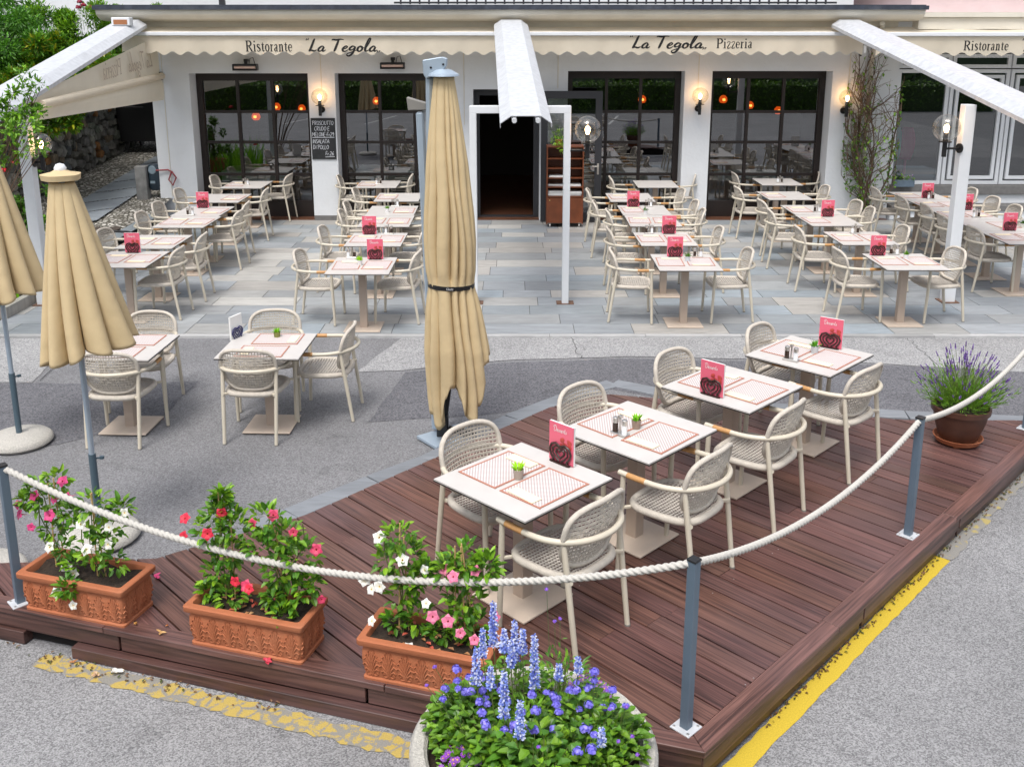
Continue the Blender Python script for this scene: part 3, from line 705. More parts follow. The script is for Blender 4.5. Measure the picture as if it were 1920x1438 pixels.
for x_, z0, z1 in ((-6.24, .45, 3.3), (-3.41, 2.35, 3.4), (-.86, 1.75, 3.4), (1.12-.3, 2.4, 3.4), (3.33, 2.35, 3.4), (6.02, 2.4, 3.4)):
    cd.tube([(x_, -.008, z0), (x_, -.008, z1)], .007, 6)
cd.build('cable_conduit', M_eave, bld)

# right wing: adjoining shop front
rw = empty('shop_front', (8.5, 18.1, 0), 0, 'adjoining building with white framed shop windows, stone ledge and pink upper wall', 'building')
RY = 18.1
def rb(mb, x0, x1, y0, y1, z0, z1): mb.box(((x0+x1)/2-8.5, (y0+y1)/2-RY, (z0+z1)/2), (x1-x0, y1-y0, z1-z0))
m = MB(); rb(m, 6.99, 12, RY+.02, RY+.4, 0, .60); rb(m, 6.99, 12, RY+.02, RY+.4, 3.0, 3.9); m.build('wall', M_wall, rw)
m = MB(); rb(m, 6.99, 12, RY-.16, RY+.015, .45, .615); rb(m, 7.0, 12, RY-.34, RY-.0, .17, .275); m.build('stone_ledge', M_slate, rw, bevel=.008)
m = MB(); rb(m, 7.0, 12, RY-.30, RY+.0, .003, .165); rb(m, 7.0, 12, RY-.1, RY+.01, .28, .445); m.build('base_wall', M_wall, rw)
for x0, x1, z0, z1 in ((7.02, 7.98, .62, 2.72), (8.0, 9.06, .62, 2.72), (9.08, 10.1, .62, 2.72), (7.02, 7.98, 2.74, 2.99), (8.0, 9.06, 2.74, 2.99), (9.08, 10.1, 2.74, 2.99)):
    f = MB(); rect_frame(f, x0-8.5, x1-8.5, z0, z1, .065, -.03, .05)
    if x0 > 7.9 and z1 < 2.8: rect_frame(f, x0-8.5+.10, x1-8.5-.10, z0+.10, z1-.10, .06, -.045, .04)
    o = f.build('window', M_white, rw, bevel=.004)
    p = MB(); p.poly([(x0-8.46, .0, z0+.04), (x1-8.54, .0, z0+.04), (x1-8.54, .0, z1-.04), (x0-8.46, .0, z1-.04)]); p.build('pane', M_glass, o)
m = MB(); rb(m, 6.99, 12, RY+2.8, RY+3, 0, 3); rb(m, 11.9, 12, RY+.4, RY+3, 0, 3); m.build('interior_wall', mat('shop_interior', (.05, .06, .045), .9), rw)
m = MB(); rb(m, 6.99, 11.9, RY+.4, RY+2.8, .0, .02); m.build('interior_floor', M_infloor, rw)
m = MB(); rb(m, 6.95, 13, RY-.95, RY-.2, 3.62, 3.70); rb(m, 6.95, 13, RY-.9, RY-.2, 3.42, 3.615); m.build('roof_edge', M_eave, rw)
m = MB(); rb(m, 6.93, 13, RY-.55, RY+3, 3.71, 7); m.build('upper_wall', mat('pink_render', (.66, .52, .53), .9, var=.05, vs=4, bump=.5, bs=14), rw)
for x_, z_, c_ in ((7.25, 1.0, (.25, .02, .25)), (7.5, 1.5, (.0, .35, .35)), (7.75, 1.35, (.55, .01, .16))):
    m = MB(); m.box((x_, RY+1.1, .55), (.04, .04, 1.1)); m.box((x_, RY+1.1, .03), (.3, .3, .02))
    m.grid(lambda u, v, x_=x_: (x_ + math.cos(u*2*math.pi)*(.10+.07*v*(1-v)*4), RY+1.1 + math.sin(u*2*math.pi)*.09, .95 + .62*(1-v)), 14, 8, closeu=True)
    tag(m.build('clothes_stand', mat('cloth_%d' % int(x_*100), c_, .9), smooth=50), {7.25: 'purple garment on a dress form behind the shop window', 7.5: 'teal garment on a dress form behind the shop window', 7.75: 'magenta garment on a dress form behind the shop window'}[x_], 'mannequin', 'dress forms in the shop')

# dim interior: orange pendant lamps and laid tables
for i, (u, v, Y) in enumerate(((480, 219, 20), (519, 201, 22), (566, 204, 22.5), (1204, 187, 21.5), (1356, 187, 21), (1406, 198, 22), (1459, 208, 21.5), (706, 190, 22))):
    q = PY(u, v, Y)
    e_ = empty('pendant_lamp', q, 0, ['orange glowing pendant seen through the left window beside the stone wall, lowest of three', 'middle of the three orange pendants behind the leftmost window', 'rightmost of the three orange pendants behind the leftmost window', 'orange pendant behind the window right of the entrance', 'orange pendant at the left side behind the rightmost dark window', 'orange pendant in the middle behind the rightmost dark window', 'orange pendant at the right side behind the rightmost dark window', 'orange pendant behind the window left of the entrance'][i], 'lamp', 'orange pendants inside')
    m = MB(); m.lathe([(0, .09), (.04, .085), (.08, .04), (.09, -.02), (.06, -.07), (0, -.08)], 14); m.build('shade', M_orange, e_, smooth=60)
    m = MB(); m.lathe([(0, .03), (.03, .02), (.035, -.015), (0, -.035)], 10, (0, -.075, 0)); m.build('bulb', M_yb, e_, smooth=60)
    m = MB(); m.tube([(0, 0, .09), (0, 0, 3.0-q.z)], .006, 5); m.build('cord', M_black, e_)
for i, (x_, y_) in enumerate(((-5.0, 19.3), (-2.4, 19.4), (2.0, 19.3), (4.6, 19.4))):
    e_ = empty('dining_table', (x_, y_, 0), 0, 'cloth covered dining table inside ' + ['the leftmost window', 'the window left of the entrance', 'the window right of the entrance', 'the rightmost dark window'][i], 'table', 'indoor tables')
    m = MB(); m.box((0, 0, .75), (1.3, .8, .02)); m.box((0, -.41, .66), (1.3, .01, .2)); m.build('tablecloth', M_paper, e_)
    m = MB(); m.box((0, 0, .37), (.1, .1, .73)); m.box((0, 0, .02), (.5, .5, .03)); m.build('pedestal', M_black, e_)

# ------------------------------------------------------------------ awnings
def valance_fn(x0, x1, z1, z0, y0, wl=.27, amp=.03, seed=0, curl=None):
    ph = seed*1.7
    def yy(x, z): k = (z1-z)/(z1-z0); return y0 + .010*math.sin(x*7.3+ph)*k + .006*math.sin(x*17+ph*2)*k - (.05*k*k*max(0, 1-abs(x-curl)/.5) if curl is not None else 0)
    def fn(u, v):
        x = x0 + (x1-x0)*u; zb = z0 + amp*math.cos(2*math.pi*x/wl + ph)
        if curl is not None: zb += .07*max(0, 1-abs(x-curl)/.25)
        z = z1 + (zb-z1)*v
        return (x, yy(x, z), z)
    return fn, yy
def awning(name, x0, x1, label, z1=3.31, z0=3.025, curl=None, seed=0, text=(), cloth_top=True):
    Y0 = 16.9
    e_ = empty(name, (0, 0, 0), 0, label, 'awning', 'folded awnings with lettered valances')
    fn, yy = valance_fn(x0, x1, z1, z0, Y0, seed=seed, curl=curl)
    m = MB(); m.grid(fn, max(40, int((x1-x0)*40)), 8); v = m.build('valance', M_awn, e_, smooth=80)
    m = MB(); m.box(((x0+x1)/2, Y0-.015, z1+.035), (x1-x0, .06, .062)); m.build('front_bar', M_white, e_, bevel=.008)
    m = MB(); m.grid(lambda u, v_: (x0+.03+(x1-x0-.06)*u, Y0+.02+v_*.55, z1+.06+v_*.10 + .008*math.sin(u*23)*math.sin(math.pi*v_)), 60, 4); m.build('canopy', M_awn, e_, smooth=80)
    m = MB(); m.box(((x0+x1)/2, 17.55, 3.50), (x1-x0-.1, .16, .10)); m.build('cassette', M_white, e_, bevel=.01)
    for (kind, s_, ux0, ux1, vb, vt, sl) in text:
        A = PY(ux0, vb, Y0); B = PY(ux1, vt, Y0); h = B.z - A.z
        font = G if kind == 'serif' else K
        w0 = wid(s_, font, h, 1, .06 if kind == 'serif' else 0)
        sx = (B.x - A.x)/w0
        m = MB(); write(m, s_, font, A.x, A.z, h, sx, lambda x, z: (x, yy(x, z)-.004, z), sl, .06 if kind == 'serif' else 0, 1.15 if kind == 'serif' else 1.4)
        m.build('lettering', M_ink, v)
    return e_
awning('awning', -6.58, -.03, 'cream awning with scalloped valance reading Ristorante La Tegola, left of the entrance beam', seed=1, curl=-6.3,
       text=(('serif', 'Ristorante', 461, 548, 97, 77, 0), ('script', '"La Tegola,', 572, 712, 97, 76, .12)))
awning('awning', .02, 5.93, 'cream awning with scalloped valance reading La Tegola Pizzeria, right of the entrance beam', seed=2,
       text=(('script', '"La Tegola,', 1178, 1325, 91, 70, .12), ('serif', 'Pizzeria', 1343, 1412, 91, 73, 0)))
awning('awning', 6.15, 10.6, 'cream awning over the shop front reading Ristorante, at the right edge', z1=3.30, z0=3.01, seed=3,
       text=(('serif', 'Ristorante', 1806, 1893, 95, 77, 0), ('script', '"La Tegola,', 1912, 2055, 97, 76, .12)))
m = MB(); m.tube([PY(228, 106, 16.75), PY(252, 100, 16.75)], .035, 12); m.tube([PY(252, 100, 16.75), (-6.3, 17.5, 3.2)], .03, 10)
tag(m.build('roller_tube', M_white, smooth=50), 'white hollow tube end sticking out below the left awning corner', 'tube')
# side screen on the left: cloth with the name showing through in reverse
ss = empty('side_awning', (0, 0, 0), 0, 'cream side screen between the left post and the wall with reversed lettering', 'awning')
SA, SB = Vector((-6.24, 17.62, 0)), Vector((-5.85, 12.05, 0))
def sc_pt(u, z, off=0): p = SA.lerp(SB, u); return (p.x+off, p.y, z)
def ztop(u): return 3.30 - .70*u
def zroll(u): return 2.62 - .14*u
m = MB(); m.grid(lambda u, v: sc_pt(u, ztop(u) + (zroll(u)+.04-ztop(u))*v, .012*math.sin(v*math.pi)*math.sin(u*9)), 30, 8); upc = m.build('screen_cloth', M_awn, ss, smooth=80)
m = MB(); m.tube([sc_pt(0.0, zroll(0), .03), sc_pt(.97, zroll(.97), .03)], .06, 14); m.build('roller', M_awn, ss, smooth=50)
m = MB(); m.grid(lambda u, v: sc_pt(u, zroll(u)-.05 + (2.20+.10*u - zroll(u)+.05)*v, .02+.03*math.sin(v*3+u*2)), 30, 8); m.build('valance', M_awn, ss, smooth=80)
m = MB(); m.box(sc_pt(0, zroll(0), -.02), (.10, .12, .14)); m.build('bracket', M_black, ss)
MG = mat('faded_lettering', (.45, .36, .27), .9)
m = MB(); write(m, 'La Tegola', K, 0, 0, .26, 1.0, lambda x, y_: sc_pt(.10 + x/5.6, 2.80 - .07*x*.5 + y_, .045), .12); m.build('lettering', MG, upc)
m = MB(); write(m, 'Pizzeria', G, 0, 0, .24, 1.0, lambda x, y_: sc_pt(.40 + x/5.6, 2.74 - .07*x + y_, .045)); m.build('lettering', MG, upc)

# ------------------------------------------------------------------ pergola beams, posts, entrance frame
def beam(name, A, B, label, wdt=.57, lip=.05):
    A = Vector(A); B = Vector(B); t = (B-A).normalized(); sx = Vector((t.y, -t.x, 0)).normalized(); up_ = sx.cross(t); 
    e_ = empty(name, A, 0, label, 'beam', 'galvanised awning guide beams')
    h = wdt/2
    pr_ = [(-h-.008, -.17), (-h-.008, .035), (-h, .035), (-h, -.09), (-h*.55, 0), (h*.55, 0), (h, -.09), (h, .035), (h+.008, .035), (h+.008, -.17)]
    pr_ = [(-h, -.135), (-h, -.085), (-h*.58, 0), (h*.58, 0), (h, -.085), (h, -.135), (h-.006, -.135), (h-.006, -.09), (h*.57, -.008), (-h*.57, -.008), (-h+.006, -.09), (-h+.006, -.135)]
    m = MB(); N = 8
    rings = []
    for i in range(N+1):
        o_ = (B-A)*(i/N)
        rings.append([m.av(o_ + sx*a + up_*b) for a, b in pr_])
    k = len(pr_)
    for r0, r1 in zip(rings, rings[1:]):
        for i in range(k): j = (i+1) % k; m.f.append([r0[i], r0[j], r1[j], r1[i]])
    m.f.append(rings[0][::-1]); m.f.append(rings[-1])
    m.build('cover_channel', M_galv, e_)
    m = MB()
    for s_ in (-.13, .13):
        m.tube([(B-A)*.02 + sx*s_ - up_*.05, (B-A)*1.0 + sx*s_ - up_*.05 + t*.03], .028, 8)
    m.build('guide_rail', M_white, e_, smooth=40)
    return e_
beam('pergola_beam', (-.02, 16.98, 3.58), (.155, 10.75, 2.47), 'pale galvanised beam running out over the white entrance frame')
beam('pergola_beam', (5.68, 16.98, 3.58), (5.98, 10.75, 2.47), 'pale galvanised beam on the right white post beside the clear globe lamp')
beam('pergola_beam', (-6.46, 16.98, 3.58), (-6.02, 10.75, 2.47), 'pale galvanised beam at the left above the leafy branch')
m = MB(); mh_ = PY(232, 42, 16.6)
e_ = empty('patio_heater', PY(229, 41, 16.4), 0, 'small white quartz heater box on top of the left beam', 'heater')
m.box((0, 0, 0), (.30, .16, .13)); m.build('housing', M_white, e_, bevel=.01)
m = MB(); m.box((-.0, -.082, -.01), (.22, .012, .075)); m.build('element', mat('copper_element', (.35, .14, .06), .4), e_)
def post(x, y, z, label, s_=.14, name='pergola_post'):
    e_ = empty(name, (x, y, 0), 0, label, 'post', 'white pergola posts')
    m = MB(); m.box((0, 0, z/2), (s_, s_, z)); m.build('shaft', M_white, e_, bevel=.006)
    m = MB(); m.box((0, 0, .006), (s_*1.6, s_*1.6, .012)); m.build('base_plate', mat('rusty_plate', (.16, .09, .06), .8, var=.4, vs=30) if 'rusty_plate' not in MATS else MATS['rusty_plate'], e_)
    return e_
post(5.60, 12.1, 2.50, 'white square post at the right carrying a globe lamp')
post(-5.95, 11.97, 2.45, 'white square post at the left beside the grass bed')
ef = empty('entrance_frame', (.10, 12.02, 0), 0, 'white goalpost frame standing before the entrance', 'frame')
for s_ in (-1, 1):
    m = MB(); m.box((s_*.577, 0, 1.20), (.085, .12, 2.40)); m.build('leg', M_white, ef, bevel=.005)
    m = MB(); m.box((s_*.577, 0, .005), (.22, .16, .01)); m.build('foot_plate', MATS['rusty_plate'], ef)
m = MB(); m.box((0, 0, 2.445), (1.24, .12, .09)); m.build('crossbar', M_white, ef, bevel=.005)

# ------------------------------------------------------------------ lamps, heaters, board
def globe_lamp(pos, wallp, label, r=.15, power=10):
    """globe centre, wall plate centre"""
    e_ = empty('globe_lamp', pos, 0, label, 'lamp', 'glass globe lamps')
    wv_ = Vector(wallp) - Vector(pos)
    m = MB(); m.lathe([(r*math.sin(a), -r*math.cos(a)) for a in [math.pi*(k/16) for k in range(1, 16)]] + [(0, r)], 28); m.build('globe', M_globe, e_, smooth=80)
    m = MB(); m.lathe([(0, .04), (.018, .035), (.033, .005), (.03, -.02), (.018, -.045), (.016, -.06)], 14); m.build('bulb', M_bulb, e_, smooth=60)
    m = MB(); m.lathe([(.030, -.06), (.030, -r-.0), (.078, -r-.0), (.078, -r-.012), (.028, -r-.012), (.028, -r-.19), (0, -r-.19)], 18)
    m.tube([(0, 0, -r-.09), (wv_.x*.9, wv_.y*.9, -r-.09)], .014, 8)
    m.build('holder', M_black, e_, smooth=40)
    d_ = Vector((wv_.x, wv_.y, 0)).normalized(); Mx = d_.to_track_quat('Z', 'Y').to_matrix()
    m = MB(); m.lathe([(0, -.02), (.06, -.02), (.06, .0), (0, 0)], 20, (wv_.x, wv_.y, -r-.09), M=Mx); m.build('wall_plate', M_black, e_, smooth=30)
    L = bpy.data.lights.new('glow', 'POINT'); L.energy = power; L.color = (1, .55, .24); L.shadow_soft_size = .035
    lo = bpy.data.objects.new('glow', L); C.objects.link(lo); lo.parent = e_; lo.location = (0, 0, .055)
for (u, v), lab, r_ in (((599, 182), 'lit globe wall lamp above the chalkboard menu', .145), ((1313, 180), 'lit globe wall lamp between the two windows right of the entrance', .145), ((1589, 184), 'lit wall lamp beside the bare climbing plant', .145)):
    p = PY(u, v, FY-.17); globe_lamp(p, (p.x, FY, p.z), lab, r_, 1.6)
globe_lamp(PY(1102, 243, 12.02), (.70, 12.02, 2.0), 'clear globe lamp on the white entrance frame', .165, 2)
p = PY(1775, 240, 12.0); globe_lamp(p, (5.53, 12.05, 2.0), 'large clear globe lamp on the right white post', .165, 2)
p = PY(76, 270, 11.97); globe_lamp(p, (-5.88, 11.97, 2.0), 'clear globe lamp on the left white post beside the rubble wall', .135, .4)
for u, v, lab in ((460, 127, 'black quartz heater above the leftmost window'), (736, 124, 'black quartz heater above the second window from the left')):
    p = PY(u, v, 17.6); e_ = empty('quartz_heater', p, 0, lab, 'heater', 'black quartz heaters')
    m = MB(); m.box((0, 0, .045), (.42, .13, .03)); m.box((0, 0, -.045), (.40, .13, .02)); m.box((-.205, 0, 0), (.02, .14, .11)); m.box((.205, 0, 0), (.02, .14, .11)); m.box((0, .06, 0), (.39, .01, .08)); m.build('housing', M_black, e_, bevel=.004)
    m = MB(); m.tube([(-.19, -.02, 0), (.19, -.02, 0)], .028, 10); m.build('element', mat('frosted_tube', (.85, .60, .50), .3) if 'frosted_tube' not in MATS else MATS['frosted_tube'], e_, smooth=60)
    m = MB(); m.box((0, .05, .10), (.05, .05, .09)); m.box((0, .09, .12), (.07, .1, .05)); m.tube([(.06, .03, .06), (.08, .03, .15), (.13, .05, .17), (.16, .05, .06)], .006, 6); m.build('bracket', M_black, e_)
cb = empty('chalkboard', (0, 0, 0), 0, 'black chalkboard menu handwritten in white hanging under a wall lamp', 'menu board')
A = PY(582, 222, FY-.02); B = PY(631, 299, FY-.02)
m = MB(); m.box(((A.x+B.x)/2, FY-.015, (A.z+B.z)/2), (B.x-A.x, .02, A.z-B.z)); m.build('board', mat('slate_black', (.022, .023, .025), .7, var=.3, vs=12), cb, bevel=.003)
m = MB(); bw_ = B.x-A.x; bh = A.z-B.z
for s_, yy_, xx_, sc_ in (('PROSCIUTTO', .07, .06, .085), ('CRUDO E', .205, .14, .085), ('MELONE-Fr29', .345, .04, .085), ('INSALATA', .515, .04, .085), ('DI POLLO', .655, .05, .085), ('Fr.26', .81, .56, .085)):
    h = bh*.095; wf = min(1.0, (bw_*(.94-xx_))/wid(s_, H, h, 1))
    write(m, s_, H, A.x + bw_*xx_, A.z - bh*yy_ - h, h, wf, lambda x, z: (x, FY-.027, z), .08)
ribbon(m, [(A.x+.02, A.z-bh*.47, .009), (B.x-.02, A.z-bh*.465, .009)], lambda x, z: (x, FY-.027, z))
ribbon(m, [(A.x+bw_*.55, A.z-bh*.945, .008), (B.x-.03, A.z-bh*.935, .008)], lambda x, z: (x, FY-.027, z))
m.build('handwriting', mat('chalk', (.72, .74, .78), .9), cb)
cm = empty('security_camera', PY(1611, 100, 17.3), 0, 'small white security camera under the awning corner', 'camera')
m = MB(); m.tube([(.05, .1, 0), (-.01, -.1, -.02)], .035, 12); m.build('housing', M_white, cm, smooth=50)
m = MB(); m.tube([(-.01, -.1, -.02), (-.014, -.115, -.023)], .03, 12); m.build('lens', M_black, cm)
m = MB(); m.box((.05, .12, .06), (.04, .5, .12)); m.build('bracket', M_white, cm)

# shelf trolley by the door
tr_ = empty('shelf_trolley', (.935, 17.22, 0), 0, 'wooden shelf trolley on castors by the open door, holding papers', 'shelf')
m = MB(); hw, hd = .315, .17
m.box((-hw, 0, .75), (.02, 2*hd, 1.38)); m.box((hw, 0, .75), (.02, 2*hd, 1.38)); m.box((0, hd-.008, .75), (2*hw-.022, .014, 1.38)); m.box((0, 0, 1.43), (2*hw-.022, 2*hd, .02))
m.build('carcass', M_wood, tr_)
for z_ in (.55, .72, .88, 1.05, 1.22):
    m = MB(); m.box((0, -.01, z_), (2*hw-.022, 2*hd-.03, .016)); m.build('shelf', M_wood, tr_)
m = MB(); m.box((0, -hd+.008, .305), (2*hw-.022, .018, .45)); cdr = m.build('door', M_wood, tr_)
m = MB(); m.tube([(-.27, -hd-.02, .49), (-.27, -hd-.0, .49)], .012, 10); m.build('knob', mat('brass', (.7, .5, .2), .3, metal=.9), cdr)
for sx in (-1, 1):
    for sy in (-1, 1):
        m = MB(); m.tube([(sx*.26-.012, sy*.12, .03), (sx*.26+.012, sy*.12, .03)], .03, 12); m.box((sx*.26, sy*.12, .065), (.03, .02, .03)); m.build('castor', M_steel, tr_)
for i, (z_, n_s, x_) in enumerate(((.56, 9, -.16), (.56, 8, .16), (.73, 3, -.16), (.73, 4, .15), (.89, 3, -.14))):
    m = MB(); rr = random.Random(i)
    for k in range(n_s): m.box((x_ + rr.uniform(-.01, .01), -.03+rr.uniform(-.01, .01), z_+.006+k*.0095), (.27, .21, .007), Matrix.Rotation(rr.uniform(-.05, .05), 3, 'Z'))
    tag(m.build('paper_stack', M_paper, loc=(.935, 17.22, 0)), ['thick pile of white papers on the lowest trolley shelf, left half', 'thick pile of white papers on the lowest trolley shelf, right half', 'thin stack of papers on the second trolley shelf, left half', 'thin stack of papers on the second trolley shelf, right half', 'few white papers on the third trolley shelf'][i], 'papers', 'papers on the trolley')

# left lane: rubble wall, bin, water meter pillar
rbw = MB(); rr = random.Random(5)
X_, Y0_, Y1_ = -8.75, 15.5, 34
rows = 13; 
for r_ in range(rows):
    yy0 = Y0_
    while yy0 < Y1_:
        L = rr.uniform(.10, .42); zb = lz(yy0) + r_*.165 + rr.uniform(-.05, .05); hgt = .165 + rr.uniform(-.04, .06)
        c_ = rr.choice([(.20, .19, .17), (.28, .27, .25), (.14, .14, .13), (.34, .32, .28), (.17, .18, .19), (.24, .19, .14), (.17, .18, .15), (.21, .20, .19), (.27, .26, .25), (.30, .14, .05)] if rr.random() < .8 else [(.19, .18, .17)])
        n = rr.randint(5, 8); pts = []
        for k in range(n):
            a = 2*math.pi*k/n + rr.uniform(-.25, .25); pts.append((math.cos(a)*L*.56*rr.uniform(.72, 1.12), math.sin(a)*hgt*.56*rr.uniform(.75, 1.15)))
        dp = rr.uniform(.03, .09); cy, cz = yy0+L/2, zb+hgt/2
        i0 = [rbw.av((X_ - .02, cy+p[0]*1.05, cz+p[1]*1.05), c_) for p in pts]; i1 = [rbw.av((X_+dp, cy+p[0]*.82, cz+p[1]*.82), c_) for p in pts]
        for k in range(n): j = (k+1) % n; rbw.f.append([i0[k], i0[j], i1[j], i1[k]])
        rbw.f.append(i1); yy0 += L
rbw.box((X_-.3, (Y0_+Y1_)/2, 1.0), (.6, Y1_-Y0_, 4.6), None, (.075, .07, .06))
tag(rbw.build('rubble_wall', M_rubble), 'rough rubble stone wall along the cobbled lane', 'wall')
bn = empty('waste_container', (-8.15, 22.2, lz(22.2)), R(0), 'big black wheeled waste container against the rubble wall', 'bin')
m = MB(); m.grid(lambda u, v: ((.45+.12*v)*(1 if .125 < u % 1 < .625 else -1)*0 + [(-1, -1), (1, -1), (1, 1), (-1, 1), (-1, -1)][int(round(u*4))][0]*(.50+.06*v), [(-1, -1), (1, -1), (1, 1), (-1, 1), (-1, -1)][int(round(u*4))][1]*(.55+.07*v), .22 + v*.98), 4, 3)
m.build('body', mat('black_plastic', (.016, .016, .018), .42), bn)
m = MB(); m.box((0, 0, 1.24), (1.2, 1.32, .07)); m.build('lid', MATS['black_plastic'], bn, bevel=.02)
m = MB(); m.tube([(-.3, -.64, .98), (-.3, -.68, .98), (.1, -.68, .98), (.1, -.64, .98)], .014, 8); m.build('handle', M_grey, bn)
for sx in (-.42, .42):
    for sy in (-.45, .45):
        m = MB(); m.tube([(sx-.02, sy, .10), (sx+.02, sy, .10)], .10, 14); m.box((sx, sy, .18), (.07, .06, .08)); m.build('wheel', M_rubber, bn)
m = MB()
for z_, h_, w_2 in ((1.0, .10, .32), (.66, .07, .30)): ribbon(m, [(-.3 + w_2*k/7, z_ + (h_ if k % 2 else 0), .016) for k in range(8)], lambda y2, z2: (.45 + .12*0 + .075 + .045*(z2-.22)/.98, y2, z2))
m.build('faded_marks', mat('faded_white_mark', (.35, .40, .44), .7), bn)
wp = empty('meter_pillar', (-6.66, 17.72, lz(17.62)), 0, 'grey stone pillar with a round dark meter at the house corner', 'pillar')
m = MB(); m.box((-.11, 0, .32), (.24, .22, .68)); m.build('pillar', mat('weathered_stone', (.20, .20, .195), .85, var=.35, vs=6, dirt=.5, dcol=(.10, .06, .04)), wp, bevel=.01)
m = MB(); m.lathe([(0, .14), (.10, .13), (.14, .06), (.14, -.30), (.10, -.38), (0, -.40)], 16, (.12, .10, .55)); m.build('meter_body', mat('dark_blue_plastic', (.02, .035, .05), .4), wp, smooth=50)
m = MB(); m.lathe([(0, .0), (.075, 0), (.085, -.02)], 20, (.12, -.045, .58), M=Matrix.Rotation(R(90), 3, 'X')); m.box((.12, -.048, .34), (.10, .01, .05)); m.build('dial', mat('dial_glass', (.20, .26, .30), .3), wp)
wp.scale = (.85, .85, .92)
m = MB(); m.tube([(-6.5, FY-.05, .93), (-6.28, FY-.03, .94), (-6.2, FY-.04, .9), (-6.13, FY-.05, .80), (-6.2, FY-.05, .66), (-6.27, FY-.05, .76), (-6.2, FY-.05, .92)], .014, 8)
tag(m.build('red_hose', mat('red_hose_rubber', (.30, .05, .06), .5), smooth=60), 'short red hose looped on the white wall near the house corner', 'hose')
# ------------------------------------------------------------------ chair
def lerp(a, b, t): return a + (b-a)*t
def make_chair():
    e_ = empty('rope_armchair', (0, 0, -50))
    zr = .655
    fl = {s: (Vector((.235, s*.275, 0)), Vector((.215, s*.272, zr-.012))) for s in (-1, 1)}
    rl = {s: (Vector((-.275, s*.225, 0)), Vector((-.185, s*.232, zr-.012))) for s in (-1, 1)}
    for s in (-1, 1):
        for a, b in (fl[s], rl[s]):
            m = MB(); m.tube([a, a.lerp(b, .3), a.lerp(b, .75), b], [.0150, .0165, .0175, .0155], 10)
            L = m.build('leg', M_leg, e_, smooth=50)
            m = MB(); m.tube([a+Vector((0, 0, -.004)), a+Vector((0, 0, .010))], .0172, 10); m.build('glide', M_foot, L)
    # arm ring
    ring = []
    ctrl = [(.245, .272), (.15, .280), (.0, .285), (-.10, .275), (-.19, .235), (-.255, .165), (-.29, .08), (-.30, 0)]
    pts = [(x, y_) for x, y_ in ctrl] + [(x, -y_) for x, y_ in ctrl[-2::-1]]
    def cr(pts, k=3):
        q = []
        for i in range(len(pts)-1):
            p0, p1, p2, p3 = pts[max(i-1, 0)], pts[i], pts[i+1], pts[min(i+2, len(pts)-1)]
            for j in range(k):
                u = j/k; q.append(tuple(.5*((2*p1[d]) + (-p0[d]+p2[d])*u + (2*p0[d]-5*p1[d]+4*p2[d]-p3[d])*u*u + (-p0[d]+3*p1[d]-3*p2[d]+p3[d])*u**3) for d in range(2)))
        return q + [pts[-1]]
    q = cr(pts); m = MB(); m.tube([(x, y_, zr + .012*max(0, -x)/.3) for x, y_ in q], .0175, 10); m.build('arm_ring', M_leg, e_, smooth=60)
    for s in (-1, 1):
        m = MB(); m.tube([(.180, s*.2775, zr), (.12, s*.2815, zr), (.05, s*.2842, zr)], .0200, 12, flat=.9); m.build('armrest', M_teak, e_, smooth=60)
    # seat frame bars
    for s in (-1, 1):
        m = MB(); m.tube([(-.232, s*.227, .44), (-.17, s*.185, .43)], .014, 6); m.build('seat_bracket', M_leg, e_, smooth=50)
        m = MB(); m.tube([(.222, s*.272, .43), (.17, s*.20, .432)], .012, 6); m.build('seat_bracket', M_leg, e_, smooth=50)
    # seat: rounded panel of woven cord
    def sq(a, rx, ry, n=3.6):
        c_, s_ = math.cos(a), math.sin(a); k = (abs(c_)**n + abs(s_)**n)**(-1/n); return rx*c_*k, ry*s_*k
    def seat_z(x, y_): return .452 - .016*math.cos(min(1, abs(x)/.24)*math.pi/2)*math.cos(min(1, abs(y_)/.25)*math.pi/2)
    m = MB(); out = []
    for k in range(36):
        x, y_ = sq(2*math.pi*k/36, .225, .232); out.append((x+.0, y_*(1+.06*x/.22), seat_z(x, y_)-.012))
    m.tube(out, .024, 8, closed=True, flat=1.0); m.build('seat_rim', M_rope, e_, smooth=60)
    m = MB()
    def inside(x, y_): return (abs(x)/.222)**3.6 + (abs(y_)/.23)**3.6 < 1
    def strands(m, axis, n, w, h, z_off, ext, lo, hi, zf, lim):
        for i in range(n):
            c_ = lerp(lo, hi, (i+.5)/n); e1 = lim(c_)
            if e1 < .03: continue
            p = []
            for k in range(9):
                t = lerp(-e1, e1, k/8); p.append(((c_, t) if axis == 0 else (t, c_)))
            m.tube([zf(*a, z_off) for a in p], w, 4, cap=False, flat=h, up=(0, 0, 1))
    lim = lambda c_, r: r*max(0, 1-(abs(c_)/.228)**3.6)**(1/3.6)
    strands(m, 0, 17, .0066, .42, .004, 0, -.215, .215, lambda x, y_, o: (x, y_, seat_z(x, y_)+o), lambda c_: lim(c_, .228))
    strands(m, 1, 20, .0056, .42, -.001, 0, -.222, .222, lambda x, y_, o: (x, y_, seat_z(x, y_)+o), lambda c_: lim(c_, .222))
    m.build('seat', M_ropes, e_, smooth=60)
    # backrest
    def back(s, t):       # s -1..1, t 0..1
        z = .470 + .375*t; x = -.185 - .085*t - .02*math.sin(t*math.pi) + .075*s*s*(1 - .25*t)
        return Vector((x, s*(.232 + .012*t), z))
    out = []
    for k in range(44):
        a = 2*math.pi*k/44; c_, s_ = math.cos(a), math.sin(a); n = 3.3
        kk = (abs(c_)**n + abs(s_)**n)**(-1/n); s = c_*kk; t = .5 + .5*s_*kk
        if t < .5: s *= 1 - .10*(1-2*t)
        out.append(back(s, t))
